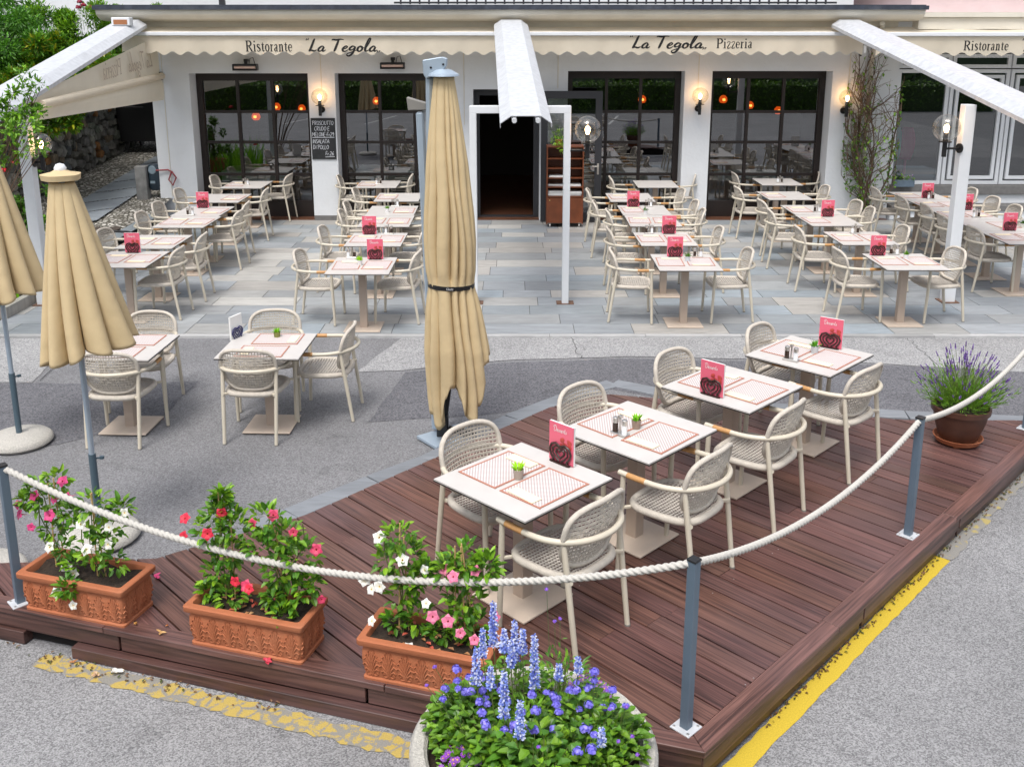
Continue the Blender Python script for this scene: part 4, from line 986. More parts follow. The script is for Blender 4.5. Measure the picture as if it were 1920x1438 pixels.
    m = MB(); m.tube(out, .0165, 8, closed=True); m.build('back_rim', M_rope, e_, smooth=60)
    def lim_s(t):
        u = abs(2*t-1); r = max(0, 1-u**3.3)**(1/3.3); return r*(1 - .10*(1-2*t) if t < .5 else 1)*.985
    m = MB(); nr = 15
    for i in range(nr):
        t = (i+.5)/nr; e1 = lim_s(t)
        for dz in (-.0042, .0042):
            m.tube([back(lerp(-e1, e1, k/12), t) + Vector((.002*(1 if (k+i) % 2 else -1), 0, dz)) for k in range(13)], .0037, 4, cap=False)
    nc = 20
    for j in range(nc):
        s = lerp(-.93, .93, j/(nc-1)); u = (max(0, 1-abs(s)**3.3))**(1/3.3)
        m.tube([back(s*(1-.05*(1-2*min(.5, lerp(.5-.5*u, .5+.5*u, k/8)))), lerp(.5-.5*u, .5+.5*u, k/8)) for k in range(9)], .0032, 4, cap=False)
    m.build('backrest', M_rope, e_, smooth=60)
    return e_
chair0 = make_chair()
cnt = {'c': 0}
def chair(u, v, face, label, z0=0., dx=0, dy=0, jit=5, group='beige rope armchairs of the terrace'):
    p = P(u, v, z0+.835); a = R(face + random.uniform(-jit, jit))
    x = p.x + .27*math.cos(a) + dx; y_ = p.y + .27*math.sin(a) + dy
    if cnt['c'] == 0: c = chair0; c.location = (x, y_, z0); c.rotation_euler.z = a
    else: c = copy_tree(chair0, (x, y_, z0), a)
    cnt['c'] += 1
    return tag(c, label, 'chair', group)

# ------------------------------------------------------------------ tables
def make_table(d):
    e_ = empty('bistro_table', (0, 0, -50))
    m = MB(); m.box((0, 0, .7435), (.718, d-.002, .009)); m.build('tabletop', M_top, e_)
    m = MB(); m.box((0, 0, .735), (.722, d+.002, .0075)); m.build('edge', M_core, e_)
    m = MB(); m.box((0, 0, .37), (.085, .085, .715)); m.box((0, 0, .722), (.34, .34, .012)); m.build('column', M_tpost, e_, bevel=.004)
    m = MB(); m.box((0, 0, .010), (.42, .42, .012)); m.box((0, 0, .002), (.40, .40, .004)); m.build('base_plate', M_tbase, e_, bevel=.002)
    return e_
tabA = make_table(.72); tabB = make_table(.84); usedt = set()
TB = {}
def table(key, x, y_, label, z0=0., rz=0, proto=None):
    proto = proto or tabB
    if proto.name not in usedt: usedt.add(proto.name); t = proto; t.location = (x, y_, z0); t.rotation_euler.z = R(rz)
    else: t = copy_tree(proto, (x, y_, z0), R(rz))
    TB[key] = (x, y_, z0, rz, proto is tabB)
    return tag(t, label, 'table', 'square terrace tables')
ztop = .748
def onT(key, lx, ly, dz=0):
    x, y_, z0, rz, _ = TB[key]; a = R(rz)
    return Vector((x + lx*math.cos(a) - ly*math.sin(a), y_ + lx*math.sin(a) + ly*math.cos(a), z0+ztop+dz))
# placemat + card
def make_mat():
    e_ = empty('placemat', (0, 0, -50))
    m = MB(); w_m, d_m = .29, .40
    m.grid(lambda u, v: (-w_m/2+w_m*u, -d_m/2+d_m*v, .0022+.0015*abs(u-.5)), 4, 4); m.build('print', M_matc, e_)
    m = MB(); b_ = .008
    z = .0040
    for (cx_, cy_, ww, dd) in ((0, d_m/2, w_m+2*b_, b_*1.3), (0, -d_m/2, w_m+2*b_, b_*1.3), (w_m/2, 0, b_*1.3, d_m), (-w_m/2, 0, b_*1.3, d_m)): m.box((cx_, cy_, z/2+.0008), (ww, dd, z))
    m.build('border', M_matb, e_)
    return e_
mat0 = make_mat(); usedm = []
def make_card():
    m = MB(); m.box((0, 0, .0015), (.20, .075, .003)); o = m.build('folded_napkin', M_napkin); o.location.z = -50; return o
nap0 = make_card()
def placemat(key, side, desc):
    x, y_, z0, rz, big = TB[key]
    j = R(random.uniform(-3, 3))
    p = onT(key, side*.178 + random.uniform(-.01, .01), random.uniform(-.012, .012), .0005)
    if not usedm: o = mat0; o.location = p; o.rotation_euler.z = R(rz)+j
    else: o = copy_tree(mat0, p, R(rz)+j)
    usedm.append(1)
    tag(o, 'patterned paper placemat, ' + desc, 'placemat', 'paper placemats')
    q = onT(key, side*.178 + side*-.02, -side*.155, .0062)
    if len(usedm) == 1: n = nap0; n.location = q
    else: n = copy_tree(nap0, q)
    n.rotation_euler.z = R(rz)+j+R(random.uniform(-5, 5))
    tag(n, 'folded cream napkin, ' + desc, 'napkin', 'cream napkins')
# menu
def make_menu(face=M_pinkm, white=False):
    e_ = empty('dessert_menu', (0, 0, -50))
    m = MB(); m.box((0, .004, .112), (.165, .012, .215)); cv = m.build('booklet', M_paper, e_)
    m = MB(); m.box((0, -.0035, .112), (.165, .003, .215)); m.build('cover', face, cv)
    if not white:
        m = MB(); write(m, 'Desserts', K, -.052, .172, .030, .78, lambda x, z: (x, -.0062, z), .1); m.build('lettering', M_paper, cv)
        m = MB(); rr = random.Random(2)
        for k in range(9): m.lathe([(0, -.001), (rr.uniform(.008, .017), 0), (0, .0015)], 9, (rr.uniform(-.02, .06), -.0058, rr.uniform(.10, .15)), M=Matrix.Rotation(R(90), 3, 'X'))
        m.build('berries', mat('berry_print', (.48, .06, .05), .4, var=.5, vs=60) if 'berry_print' not in MATS else MATS['berry_print'], cv)
    m = MB()
    def heart(k, zc):
        return [(k*(16*math.sin(t)**3)/17, -.014, zc + k*(13*math.cos(t)-5*math.cos(2*t)-2*math.cos(3*t)-math.cos(4*t))/17) for t in [R(200+d) for d in range(0, 321, 16)]]
    m.tube(heart(.030, .058), .0055, 6)
    for s in (-1, 1):
        m.tube([(s*.004, -.014, .098), (s*.03, -.014, .110), (s*.060, -.014, .098), (s*.072, -.014, .068), (s*.062, -.014, .040), (s*.045, -.014, .018), (s*.052, -.014, .006)], .0062, 6)
        m.tube([(s*.0, -.014, .090), (s*.028, -.014, .094), (s*.050, -.014, .078), (s*.050, -.014, .055), (s*.030, -.014, .030), (s*.008, -.014, .014)], .005, 6)
    m.box((0, -.014, .004), (.135, .014, .008)); m.box((0, .0, .0025), (.12, .05, .005))
    m.build('heart_holder', mat('navy_metal', (.03, .03, .12), .4) if white else M_choc, e_, smooth=50)
    return e_
menu0 = make_menu(); usedk = []
def menu(u, v, z0, rz, label):
    p = P(u, v, z0+ztop)
    if not usedk: o = menu0; o.location = p; o.rotation_euler.z = R(rz)
    else: o = copy_tree(menu0, p, R(rz))
    o.scale = (1.14, 1.1, 1.12); usedk.append(1); return tag(o, label, 'menu', 'pink dessert menus')
def make_cruet():
    e_ = empty('salt_pepper_set', (0, 0, -50))
    m = MB(); m.box((0, 0, .008), (.125, .052, .014)); m.build('tray', M_steel, e_, bevel=.003)
    m = MB(); m.tube([(0, 0, .01), (0, 0, .125)], .007, 8); m.box((0, 0, .12), (.02, .03, .02)); m.build('handle', M_steel, e_)
    for s, mm, nm in ((-1, M_pepper, 'pepper_mill'), (1, M_salt, 'salt_mill')):
        g_ = MB(); g_.lathe([(.018, .015), (.018, .075)], 14, (s*.036, 0, 0)); b_ = g_.build(nm, mm, e_, smooth=40)
        g_ = MB(); g_.lathe([(.0195, .075), (.0195, .106), (.012, .112), (0, .112)], 14, (s*.036, 0, 0)); g_.build('cap', M_steel, b_, smooth=40)
    return e_
cru0 = make_cruet(); useds = []
def cruet(u, v, z0, rz, label):
    p = P(u, v, z0+ztop)
    if not useds: o = cru0; o.location = p; o.rotation_euler.z = R(rz)
    else: o = copy_tree(cru0, p, R(rz))
    useds.append(1); return tag(o, label, 'salt and pepper', 'salt and pepper sets')
def succ(u, v, z0, label, pc, seed=0, leafc=(1, 1, 1), h=.05):
    p = P(u, v, z0+ztop); e_ = empty('succulent_pot', p, 0, label, 'potted plant', 'little succulents on the tables')
    mm = mat('little_pot_%d' % seed, pc, .6, var=.05)
    m = MB(); m.lathe([(.0, .001), (.026, .001), (.031, .058), (.028, .058), (.027, .05), (0, .05)], 18); m.build('pot', mm, e_, smooth=40)
    m = MB(); rr = random.Random(seed)
    for k in range(22):
        a = rr.uniform(0, 6.28); t = rr.uniform(.1, .95); L = h*rr.uniform(.7, 1.2); 
        b_ = Vector((.012*math.cos(a), .012*math.sin(a), .05)); tip = b_ + Vector((math.cos(a)*L*t, math.sin(a)*L*t, L*(1.15-t*.7)))
        sd = Vector((-math.sin(a), math.cos(a), 0))*.008; mid = b_.lerp(tip, .45) + Vector((0, 0, .004)); g_ = rr.uniform(.8, 1.5)
        c_ = tuple(leafc[i]*g_ for i in range(3))
        m.poly([b_, mid-sd, tip], c_); m.poly([b_, tip, mid+sd], c_); m.poly([b_+Vector((0,0,-.004)), tip, mid-sd], c_)
    m.build('leaves', M_leaf, e_)
    return e_

# columns of the terrace, front table last
rows = ['rearmost table', 'second table from facade', 'third table from facade', 'fourth table from facade', 'fifth table from facade', 'front table']
cols = {'L0': 'far left column', 'L1': 'column left of entrance', 'R1': 'column right of entrance', 'R2': 'column beside right post'}
tx = {'L0': [(-4.71, 17.20), (-4.71, 15.72), (-4.66, 14.50), (-4.62, 13.64), (-4.60, 12.28), (-4.56, 11.27)],
      'L1': [(-2.38, 17.25), (-1.86, 15.82), (-1.81, 14.55), (-1.79, 13.70), (-1.76, 12.42), (-1.73, 10.94)],
      'R1': [(2.56, 17.28), (1.93, 15.80), (2.00, 14.60), (2.01, 13.73), (1.99, 12.45), (2.03, 11.11)],
      'R2': [(4.80, 17.55), (4.51, 15.98), (4.55, 14.62), (4.54, 13.76), (4.56, 12.50), (4.61, 11.14)]}
chl = {'L0': [(396, 331), (329, 356), (289, 381), (257, 400), (188, 432), None], 'L1': [(632, 331), (661, 355), (644, 381), (634, 396), (598, 427), (553, 472)],
       'R1': [(1142, 333), (1099, 356), (1111, 379), (1136, 395), (1138, 429), (1143, 469)], 'R2': [(1373, 325), (1379, 352), (1423, 376), (1440, 394), (1492, 426), (1566, 468)]}
chr_ = {'L0': [(546, 328), (502, 355), (466, 381), (453, 396), (385, 440), (340, 466)], 'L1': [(774, 329), (800, 355), (812, 381), (806, 396), (800, 428), (788, 472)],
        'R1': [(1303, 328), (1283, 356), (1309, 378), (1322, 394), (1355, 428), (1410, 469)], 'R2': [(1532, 323), (1553, 350), (1612, 378), (1638, 391), (1701, 426), (1801, 468)]}
skipmat = {('L0', 0, 1), ('L1', 0, 1), ('L1', 1, 1), ('L1', 2, -1), ('R1', 0, 1), ('R1', 0, -1), ('R1', 1, 1), ('R1', 2, 1), ('R2', 0, 1), ('R2', 0, -1), ('R2', 1, 1), ('R2', 2, 1), ('R2', 3, 1), ('L0', 1, -1), ('L0', 2, -1)}
for c_ in tx:
    for i, (x, y_) in enumerate(tx[c_]):
        nm = '%s, %s' % (rows[i], cols[c_])
        table((c_, i), x, y_, 'pale square %s' % nm, rz=random.uniform(-.6, .6))
        for s in (-1, 1):
            if (c_, i, s) not in skipmat: placemat((c_, i), s, '%s side of %s' % ('left' if s < 0 else 'right', nm))
        if chl[c_][i]: chair(*chl[c_][i], 0, 'rope armchair on the left of %s' % nm)
        if chr_[c_][i]: chair(*chr_[c_][i], 180, 'rope armchair on the right of %s' % nm)
ordn = ['first', 'second', 'third', 'fourth', 'fifth']
for i in range(5):
    y_ = 15.93 - i*.848; x = 6.73 - i*.013
    table(('R3', i), x, y_, 'pale table, %s from shop front in the long joined row at right edge' % ordn[i], rz=0)
    for s in (-1, 1):
        if (i, s) not in ((0, 1), (3, -1)): placemat(('R3', i), s, '%s side of %s table in the long right edge row' % ('left' if s < 0 else 'right', ordn[i]))
for i, (u, v) in enumerate([(1637, 353), (1686, 369), (1731, 384), (1763, 404), (1821, 427)]):
    chair(u, v, 0, 'rope armchair, %s from shop front, left side of the long joined row' % ordn[i])
for i, (u, v) in enumerate([(1828, 355), (1869, 371), (1911, 387)]):
    chair(u, v, 180, 'rope armchair, %s from shop front, right side of the long joined row' % ordn[i])
# asphalt tables
table('A1', -2.15, 8.17, 'pale table on the asphalt with an olive pot and a white menu card', ZA+.01, -1.5, tabA)
for s in (0, 1): pass
def mat_free(key, lx, ly, rot, nx, ny, desc):
    p = onT(key, lx, ly, .0005); x, y_, z0, rz, _ = TB[key]
    tag(copy_tree(mat0, p, R(rz+rot)), 'patterned paper placemat, ' + desc, 'placemat', 'paper placemats')
    tag(copy_tree(nap0, onT(key, nx, ny, .0062), R(rz+rot)), 'folded cream napkin, ' + desc, 'napkin', 'cream napkins')
mat_free('A1', .05, .18, 90, .19, .17, 'far side of the asphalt table with the olive pot')
mat_free('A1', .0, -.17, 90, -.13, -.18, 'near side of the asphalt table with the olive pot')
table('A2', -3.40, 8.14, 'pale table on the asphalt partly hidden behind the closed umbrella', ZA+.01, -2, tabA)
mat_free('A2', .05, .18, 90, -.15, .17, 'far side of the table behind the closed umbrella')
mat_free('A2', .0, -.17, 90, -.15, -.18, 'near side of the table behind the closed umbrella')
chair(517, 583, -92, 'beige rope armchair behind the asphalt table with the olive pot, facing the viewer', ZA)
chair(458, 660, 88, 'beige rope armchair in front of the asphalt table with the olive pot, seen from behind', ZA)
chair(664, 612, 178, 'beige rope armchair on the right of the asphalt table with the olive pot', ZA)
chair(288, 586, -95, 'beige rope armchair behind the table half hidden by the closed umbrella', ZA)
chair(195, 666, 84, 'beige rope armchair in front of the table half hidden by the closed umbrella', ZA)
# deck tables
ZD = .13
dt = [(.063, 5.106), (.803, 5.811), (1.583, 6.606), (2.349, 7.32)]
dn = ['nearest the flower boxes', 'second from the flower boxes', 'third from the flower boxes', 'nearest the lavender pot']
for i, (x, y_) in enumerate(dt):
    table(('D', i), x, y_, 'pale table on the wooden deck, %s' % dn[i], ZD, -44.5, tabA)
    for s in (-1, 1): placemat(('D', i), s, '%s side of the deck table %s' % ('kerb' if s < 0 else 'rope', dn[i]))
for i, (u, v) in enumerate([(868, 800), (1078, 725), (1252, 660), (1414, 612)]): chair(u, v, -45, 'rope armchair on the deck, kerb side of the table %s' % dn[i], ZD)
for i, (u, v) in enumerate([(1135, 940), (1350, 850), (1495, 762), (1638, 692)]): chair(u, v, 135, 'rope armchair on the deck, rope side of the table %s' % dn[i], ZD)
# things on tables
for u, v, l in ((381, 390, 'third table from the facade in the far left column'), (250, 474, 'front table of the far left column'), (693, 439.5, 'fifth table left of the entrance'), (704, 486.5, 'front table left of the entrance'),
                (1187, 388, 'third table from the facade right of the entrance'), (1254, 438.5, 'fifth table from the facade right of the entrance'), (1265, 481.5, 'front table right of the entrance'),
                (1551, 406.5, 'fourth table of the column before the right post'), (1645, 479, 'front table of the column before the right post'),
                (1738, 371.6, 'first table of the long row at the right edge'), (1811, 394, 'table of the long row just behind the right white post'), (1892, 432.5, 'last table of the long row at the right edge')):
    menu(u, v, 0, 0, 'pink dessert menu on the ' + l)
menu(1053, 868, ZD, -44.5, 'pink dessert menu in a heart shaped holder on the deck table nearest the flower boxes')
menu(1334, 741, ZD, -44.5, 'pink dessert menu in a heart shaped holder on the third deck table')
menu(1556, 652, ZD, -36, 'pink dessert menu in a heart shaped holder on the deck table nearest the lavender pot')
wm = make_menu(M_paper, True); wm.name = 'white_menu'; p = P(444, 635, ZA+ztop); wm.location = p; wm.rotation_euler.z = R(68); tag(wm, 'white menu card with dark heart holder turned sideways on the asphalt table', 'menu')
for u, v, z0, rz, l in ((461, 347, 0, 0, 'table nearest the facade in the far left column'), (357, 404, 0, 0, 'joined tables of the far left column'),
                        (710, 346, 0, 180, 'table nearest the facade left of the entrance'), (741, 387, 0, 0, 'third table from the facade left of the entrance'), (729, 439, 0, 180, 'fifth table from the facade left of the entrance'), (659, 484, 0, 180, 'front table left of the entrance'),
                        (1216, 388, 0, 0, 'third table from the facade right of the entrance'), (1217, 438, 0, 0, 'fifth table from the facade right of the entrance'), (1308, 482.5, 0, 0, 'front table right of the entrance'),
                        (1462, 343, 0, 180, 'table nearest the facade under the rightmost dark window'), (1532, 398, 0, 0, 'third table of the column before the right post'), (1603, 438, 0, 180, 'fifth table of the column before the right post'), (1676, 478, 0, 0, 'front table of the column before the right post'),
                        (1745, 374, 0, 180, 'first table of the long row at the right edge'), (1830, 408, 0, 180, 'third table of the long row at the right edge'),
                        (1162, 815, ZD, -44.5, 'second deck table from the flower boxes'), (1483, 676, ZD, -40, 'deck table nearest the lavender pot')):
    cruet(u, v, z0, rz, 'salt and pepper mills on the ' + l)
for k, (u, v, z0, l, pc, h) in enumerate(((726, 398, 0, 'white pot with a small green succulent on the third table left of the entrance', (.72, .72, .72), .05),
        (675, 497, 0, 'white pot with a bright green succulent on the front table left of the entrance', (.72, .72, .7), .06),
        (1210, 402, 0, 'white pot with a dark green succulent on the third table right of the entrance', (.74, .74, .74), .06),
        (1289, 490, 0, 'pale grey pot with a succulent on the front table right of the entrance', (.55, .58, .62), .05),
        (1698, 486, 0, 'white pot with a succulent on the front table of the column before the right post', (.72, .72, .72), .05),
        (1917, 427, 0, 'dark succulent in a pale pot cut by the right photo edge', (.6, .6, .55), .05),
        (520, 634, ZA, 'olive green pot with a succulent on the asphalt table', (.20, .20, .05), .05),
        (972, 897, ZD, 'taupe pot with a pale green succulent on the deck table nearest the flower boxes', (.36, .30, .25), .055),
        (1193, 803, ZD, 'taupe pot with a green succulent on the second deck table', (.30, .22, .17), .05),
        (1527, 662, ZD, 'grey pot with a spiky green succulent on the deck table nearest the lavender', (.50, .51, .52), .055))):
    succ(u, v, z0, l, pc, k+1, [(1.2, 1.3, .9), (2.6, 2.2, .9), (.5, .7, .7), (.7, .8, .8), (.9, 1, .8), (.4, .5, .5), (1.8, 2, .5), (3.2, 2.6, 1.3), (1.8, 2, .8), (.9, 1.3, .6)][k], h)
# ------------------------------------------------------------------ deck
dk = empty('wooden_deck', (0, 0, 0), 0, 'red brown timber deck platform with four tables behind the rope fence', 'deck')
poly = [Vector(p) for p in [(.883, 3.812), (4.484, 7.556), (4.50, 7.72), (3.365, 7.80), (.88, 8.42), (.33, 8.09), (-1.42, 6.10), (-2.24, 5.53), (-3.9, 5.38), (-3.9, 5.275)]]
bw = .108
fd = Vector((.956, -.293)); rd_ = DR
def offset_in(p, d): return p + d
inn = list(poly)
nR = Vector((-DR.y, DR.x)); nF = Vector((.293, .956))
# inner corner where the two border boards meet
def isect(p, d, q, e):
    den = d.x*e.y - d.y*e.x; t = ((q-p).x*e.y - (q-p).y*e.x)/den; return p + d*t
cin = isect(poly[0]+nR*bw, DR, poly[0]+nF*bw, fd)
r_end = poly[1] + nR*bw; l_end = poly[-1] + nF*bw
inn = [cin, isect(cin, DR, Vector((0, 7.70)), Vector((1, .02)))] + [p for p in poly[3:8]] + [Vector((-3.9, 5.38+.05)), l_end]
def clip(pts, n, d, keep=1):
    o = []
    for i in range(len(pts)):
        a, b = pts[i], pts[(i+1) % len(pts)]; da, db = (a.dot(n)-d)*keep, (b.dot(n)-d)*keep
        if da >= 0: o.append(a)
        if (da >= 0) != (db >= 0): o.append(a.lerp(b, da/(da-db)))
    return o
pd = Vector((math.cos(R(-46)), math.sin(R(-46)))); pn = Vector((-pd.y, pd.x))
rr = random.Random(4); m = MB(); W_ = .145
ds = [p.dot(pn) for p in inn]; k0 = min(ds) + .02
d = k0 - W_
while d < max(ds):
    q = clip(clip(inn, pn, d+.006), pn, d+W_-.006, -1)
    if len(q) >= 3:
        ls = [p.dot(pd) for p in q]; cuts = [min(ls)-1]; c_ = min(ls) + rr.uniform(.4, 2.6)
        while c_ < max(ls) - .4: cuts.append(c_); c_ += rr.uniform(1.8, 3)
        cuts.append(max(ls)+1)
        for a, b in zip(cuts, cuts[1:]):
            s_ = clip(clip(q, pd, a+.0015), pd, b-.0015, -1)
            if len(s_) >= 3:
                k = rr.uniform(.82, 1.16); r2 = rr.uniform(.95, 1.07)
                ar = sum(s_[i].x*s_[(i+1)%len(s_)].y - s_[(i+1)%len(s_)].x*s_[i].y for i in range(len(s_)))
                if ar < 0: s_ = s_[::-1]
                if abs(ar) > 1e-4: m.prism(s_, ZD-.027, ZD + rr.uniform(-.0015, .0015), (k*r2, k, k*rr.uniform(.92, 1.12)))
    d += W_
bd = m.build('boards', M_deck, dk)
bm = bmesh.new(); bm.from_mesh(bd.data); bmesh.ops.bevel(bm, geom=[e for e in bm.edges if len(e.link_faces) == 2 and e.calc_face_angle(0) > .5], offset=.0022, segments=1, affect='EDGES', clamp_overlap=True); bm.to_mesh(bd.data); bm.free()
# screws
m = MB()
for i in range(160):
    dd = k0 - W_ + (rr.randint(0, 30)+.5)*W_ + rr.choice((-.035, .035)); t = rr.randint(-6, 8)*.6+.13
    p = pn*dd + pd*t; q = [p]
    if all(True for _ in q):
        ins = False; j = len(inn)-1
        for i2 in range(len(inn)):
            if (inn[i2].y > p.y) != (inn[j].y > p.y) and p.x < (inn[j].x-inn[i2].x)*(p.y-inn[i2].y)/(inn[j].y-inn[i2].y)+inn[i2].x: ins = not ins
            j = i2
        if ins: m.lathe([(0, 0), (.004, 0), (.004, -.002)][::-1], 6, (p.x, p.y, ZD+.003))
if m.v: m.build('screws', M_steel, dk)
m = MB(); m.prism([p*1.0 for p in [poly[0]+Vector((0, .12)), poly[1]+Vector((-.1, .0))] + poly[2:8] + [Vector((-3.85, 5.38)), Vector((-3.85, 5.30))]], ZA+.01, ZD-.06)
m.build('underframe', mat('gap_shade_timber', (.006, .004, .004), .95), dk)  # timber coloured near black: shade in the board gaps is painted in
def plank(mb, a, b, nrm, w, z0, z1, k=1, a_m=0, b_m=0):
    t = (b-a).normalized()
    mb.prism([a, b, b + nrm*w + t*b_m, a + nrm*w + t*a_m], z0, z1, (k, k*.98, k))
segs = [0, 1.35, 3.1, 5.0]
for i in range(3): 
    m = MB(); plank(m, poly[0]+DR*(segs[i]+(.0 if i == 0 else .002)), poly[0]+DR*(segs[i+1]-.002), nR, bw-.003, ZD-.03, ZD+.006, rr.uniform(1.0, 1.3), a_m=(cin-poly[0]).dot(DR) if i == 0 else 0)
    m.build('border_board', M_deckR, dk, bevel=.003)
segs = [0, 1.6, 3.3, 5.0]
for i in range(3):
    m = MB()
    a = poly[0]-fd*segs[i+1]; b = poly[0]-fd*segs[i]
    plank(m, a + fd*(.002), b - fd*(.002 if i else 0), nF, bw-.003, ZD-.03, ZD+.006, rr.uniform(.85, 1.1), b_m=(cin-poly[0]).dot(fd) if i == 0 else 0)
    m.build('border_board', M_deckF, dk, bevel=.003)
m = MB(); mR = MB()
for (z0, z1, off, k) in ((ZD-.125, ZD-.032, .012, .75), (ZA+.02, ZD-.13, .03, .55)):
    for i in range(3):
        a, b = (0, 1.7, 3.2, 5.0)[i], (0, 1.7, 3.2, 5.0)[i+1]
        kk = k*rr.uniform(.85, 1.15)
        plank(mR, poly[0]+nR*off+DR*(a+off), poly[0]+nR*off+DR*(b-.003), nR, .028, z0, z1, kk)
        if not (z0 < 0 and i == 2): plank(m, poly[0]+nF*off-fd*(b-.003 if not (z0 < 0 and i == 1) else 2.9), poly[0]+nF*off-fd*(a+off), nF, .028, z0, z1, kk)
# the lowest timber on the front stands forward as a beam, with a gap at the left
plank(m, poly[0]-nF*.035-fd*3.50, poly[0]-nF*.035-fd*1.15, nF, .06, ZA+.005, ZA+.075, .7)
plank(m, poly[0]-nF*.01-fd*4.8, poly[0]-nF*.01-fd*3.85, nF, .10, ZA+.005, ZA+.085, .6)
m.build('front_fascia', M_deckF, dk, bevel=.003); mR.build('side_fascia', M_deckR, dk, bevel=.003)

# ------------------------------------------------------------------ rope fence
bpos = [(-2.85, 5.03, .86), (.826, 3.98, .885), (2.605, 5.815, .825), (4.29, 7.60, .83)]
bl_ = ['blue grey rope bollard at the left behind the first flower box', 'blue grey rope bollard at the deck corner beside the round planter', 'blue grey rope bollard between the deck tables and the road', 'blue grey rope bollard cut by the right photo edge beside the lavender']
for (x, y_, h), l in zip(bpos, bl_):
    e_ = empty('rope_bollard', (x, y_, ZD), R(44), l, 'bollard', 'blue grey bollards of the rope fence')
    m = MB(); m.box((0, 0, h/2), (.045, .045, h)); m.build('shaft', M_blue, e_, bevel=.002)
    m = MB(); m.box((0, 0, h+.004), (.05, .05, .012)); m.build('cap', M_black, e_, bevel=.002)
    m = MB(); m.box((0, 0, .008), (.11, .11, .007)); pp = m.build('foot_plate', M_galv, e_, bevel=.001)
    m = MB()
    for a in (-.04, .04):
        for b in (-.04, .04): m.lathe([(.007, .011), (.007, .016), (0, .016)], 6, (a, b, 0))
    m.build('screws', M_steel, pp)
def rope(a, b, sag, label, r=.0165, skew=0):
    a = Vector(a); b = Vector(b); L = (b-a).length; N = int(L/.005); m = MB(); n = 24
    prev = None; rings = []
    for i in range(N+1):
        t = i/N; tt = t + skew*t*(1-t); c_ = a.lerp(b, t); c_.z -= sag*4*t*(1-t) - skew*sag*math.sin(2*math.pi*t)*.35
        d_ = (b-a); d_.z = (b.z-a.z) - sag*4*(1-2*t); d_.normalize()
        sx = Vector((d_.y, -d_.x, 0)).normalized(); up_ = sx.cross(d_)
        tw = i*.005/.095*2*math.pi
        ring = []
        for k in range(n):
            th = 2*math.pi*k/n; rr_ = r*(.72 + .44*abs(math.cos(1.5*(th) + tw*1.5)))
            ring.append(m.av(c_ + sx*rr_*math.cos(th) + up_*rr_*math.sin(th)))
        rings.append(ring)
    for A_, B_ in zip(rings, rings[1:]):
        for k in range(n): j = (k+1) % n; m.f.append([A_[k], A_[j], B_[j], B_[k]])
    m.f.append(rings[0][::-1]); m.f.append(rings[-1])
    o = m.build('barrier_rope', M_cordw, smooth=60)
    return tag(o, label, 'rope', 'white barrier ropes')
tp = lambda i, dz=-.02: Vector((bpos[i][0], bpos[i][1], ZD+bpos[i][2]+dz))
rope(tp(0)+Vector((.02, 0, 0)), tp(1)-Vector((.024, -.007, 0)), .33, 'white twisted rope sagging across the mandevilla flower boxes')
rope(tp(1)+Vector((.018, .018, 0)), tp(2)-Vector((.018, .018, 0)), .17, 'white twisted rope between the corner bollard and the middle bollard')
rope(tp(2)+Vector((.018, .018, 0)), tp(3)-Vector((.018, .018, 0)), .13, 'white rope passing in front of the lavender pot', .017)

# ------------------------------------------------------------------ leaves and flowers
def leaf(mb, p, d, up_, L, w, col, fold=.25):
    d = d.normalized(); s_ = d.cross(up_)
    if s_.length < 1e-3: s_ = d.orthogonal()
    s_.normalize(); n = s_.cross(d).normalized()
    c_ = [p, p+d*L*.38+s_*w*.5+n*w*fold, p+d*L*.38-s_*w*.5+n*w*fold, p+d*L*.42, p+d*L*.78+s_*w*.33+n*w*fold*.3 - n*L*.06, p+d*L*.78-s_*w*.33+n*w*fold*.3 - n*L*.06, p+d*L - n*L*.16]
    i = [mb.av(q, col) for q in c_]
    mb.f += [[i[0], i[3], i[1]], [i[0], i[2], i[3]], [i[3], i[6], i[4], i[1]], [i[3], i[2], i[5], i[6]]]
def rndv(rr): 
    while True:
        v = Vector((rr.uniform(-1, 1), rr.uniform(-1, 1), rr.uniform(-1, 1)))
        if .05 < v.length < 1: return v.normalized()
def trumpet(mb, p, d, r, col, throat, rr):
    d = d.normalized(); a = d.orthogonal().normalized(); b = d.cross(a)
    base = p - d*r*1.5; ph = rr.uniform(0, 6)
    n = 5; c_ = mb.av(base, throat)
    ring = [mb.av(p + (a*math.cos(ph+k*6.283/n)+b*math.sin(ph+k*6.283/n))*r*.16, throat) for k in range(n)]
    for k in range(n): mb.f.append([c_, ring[k], ring[(k+1) % n]])
    for k in range(n):
        t0 = ph + k*6.283/n; t1 = ph + (k+1)*6.283/n; tm = (t0+t1)/2 + .12
        o = lambda t, rad, h: mb.av(p + (a*math.cos(t)+b*math.sin(t))*r*rad + d*r*h, col)
        q1 = o(t0+.08, .72, .12); q2 = o(tm-.05, 1.0, .0); q3 = o(t1+.05, .75, .18)
        i1 = mb.av(mb.v[ring[k]], tuple(.7*c+.3*t_2 for c, t_2 in zip(col, throat))); i2 = mb.av(mb.v[ring[(k+1) % n]], tuple(.7*c+.3*t_2 for c, t_2 in zip(col, throat)))
        mb.f.append([i1, q1, q2, q3, i2])
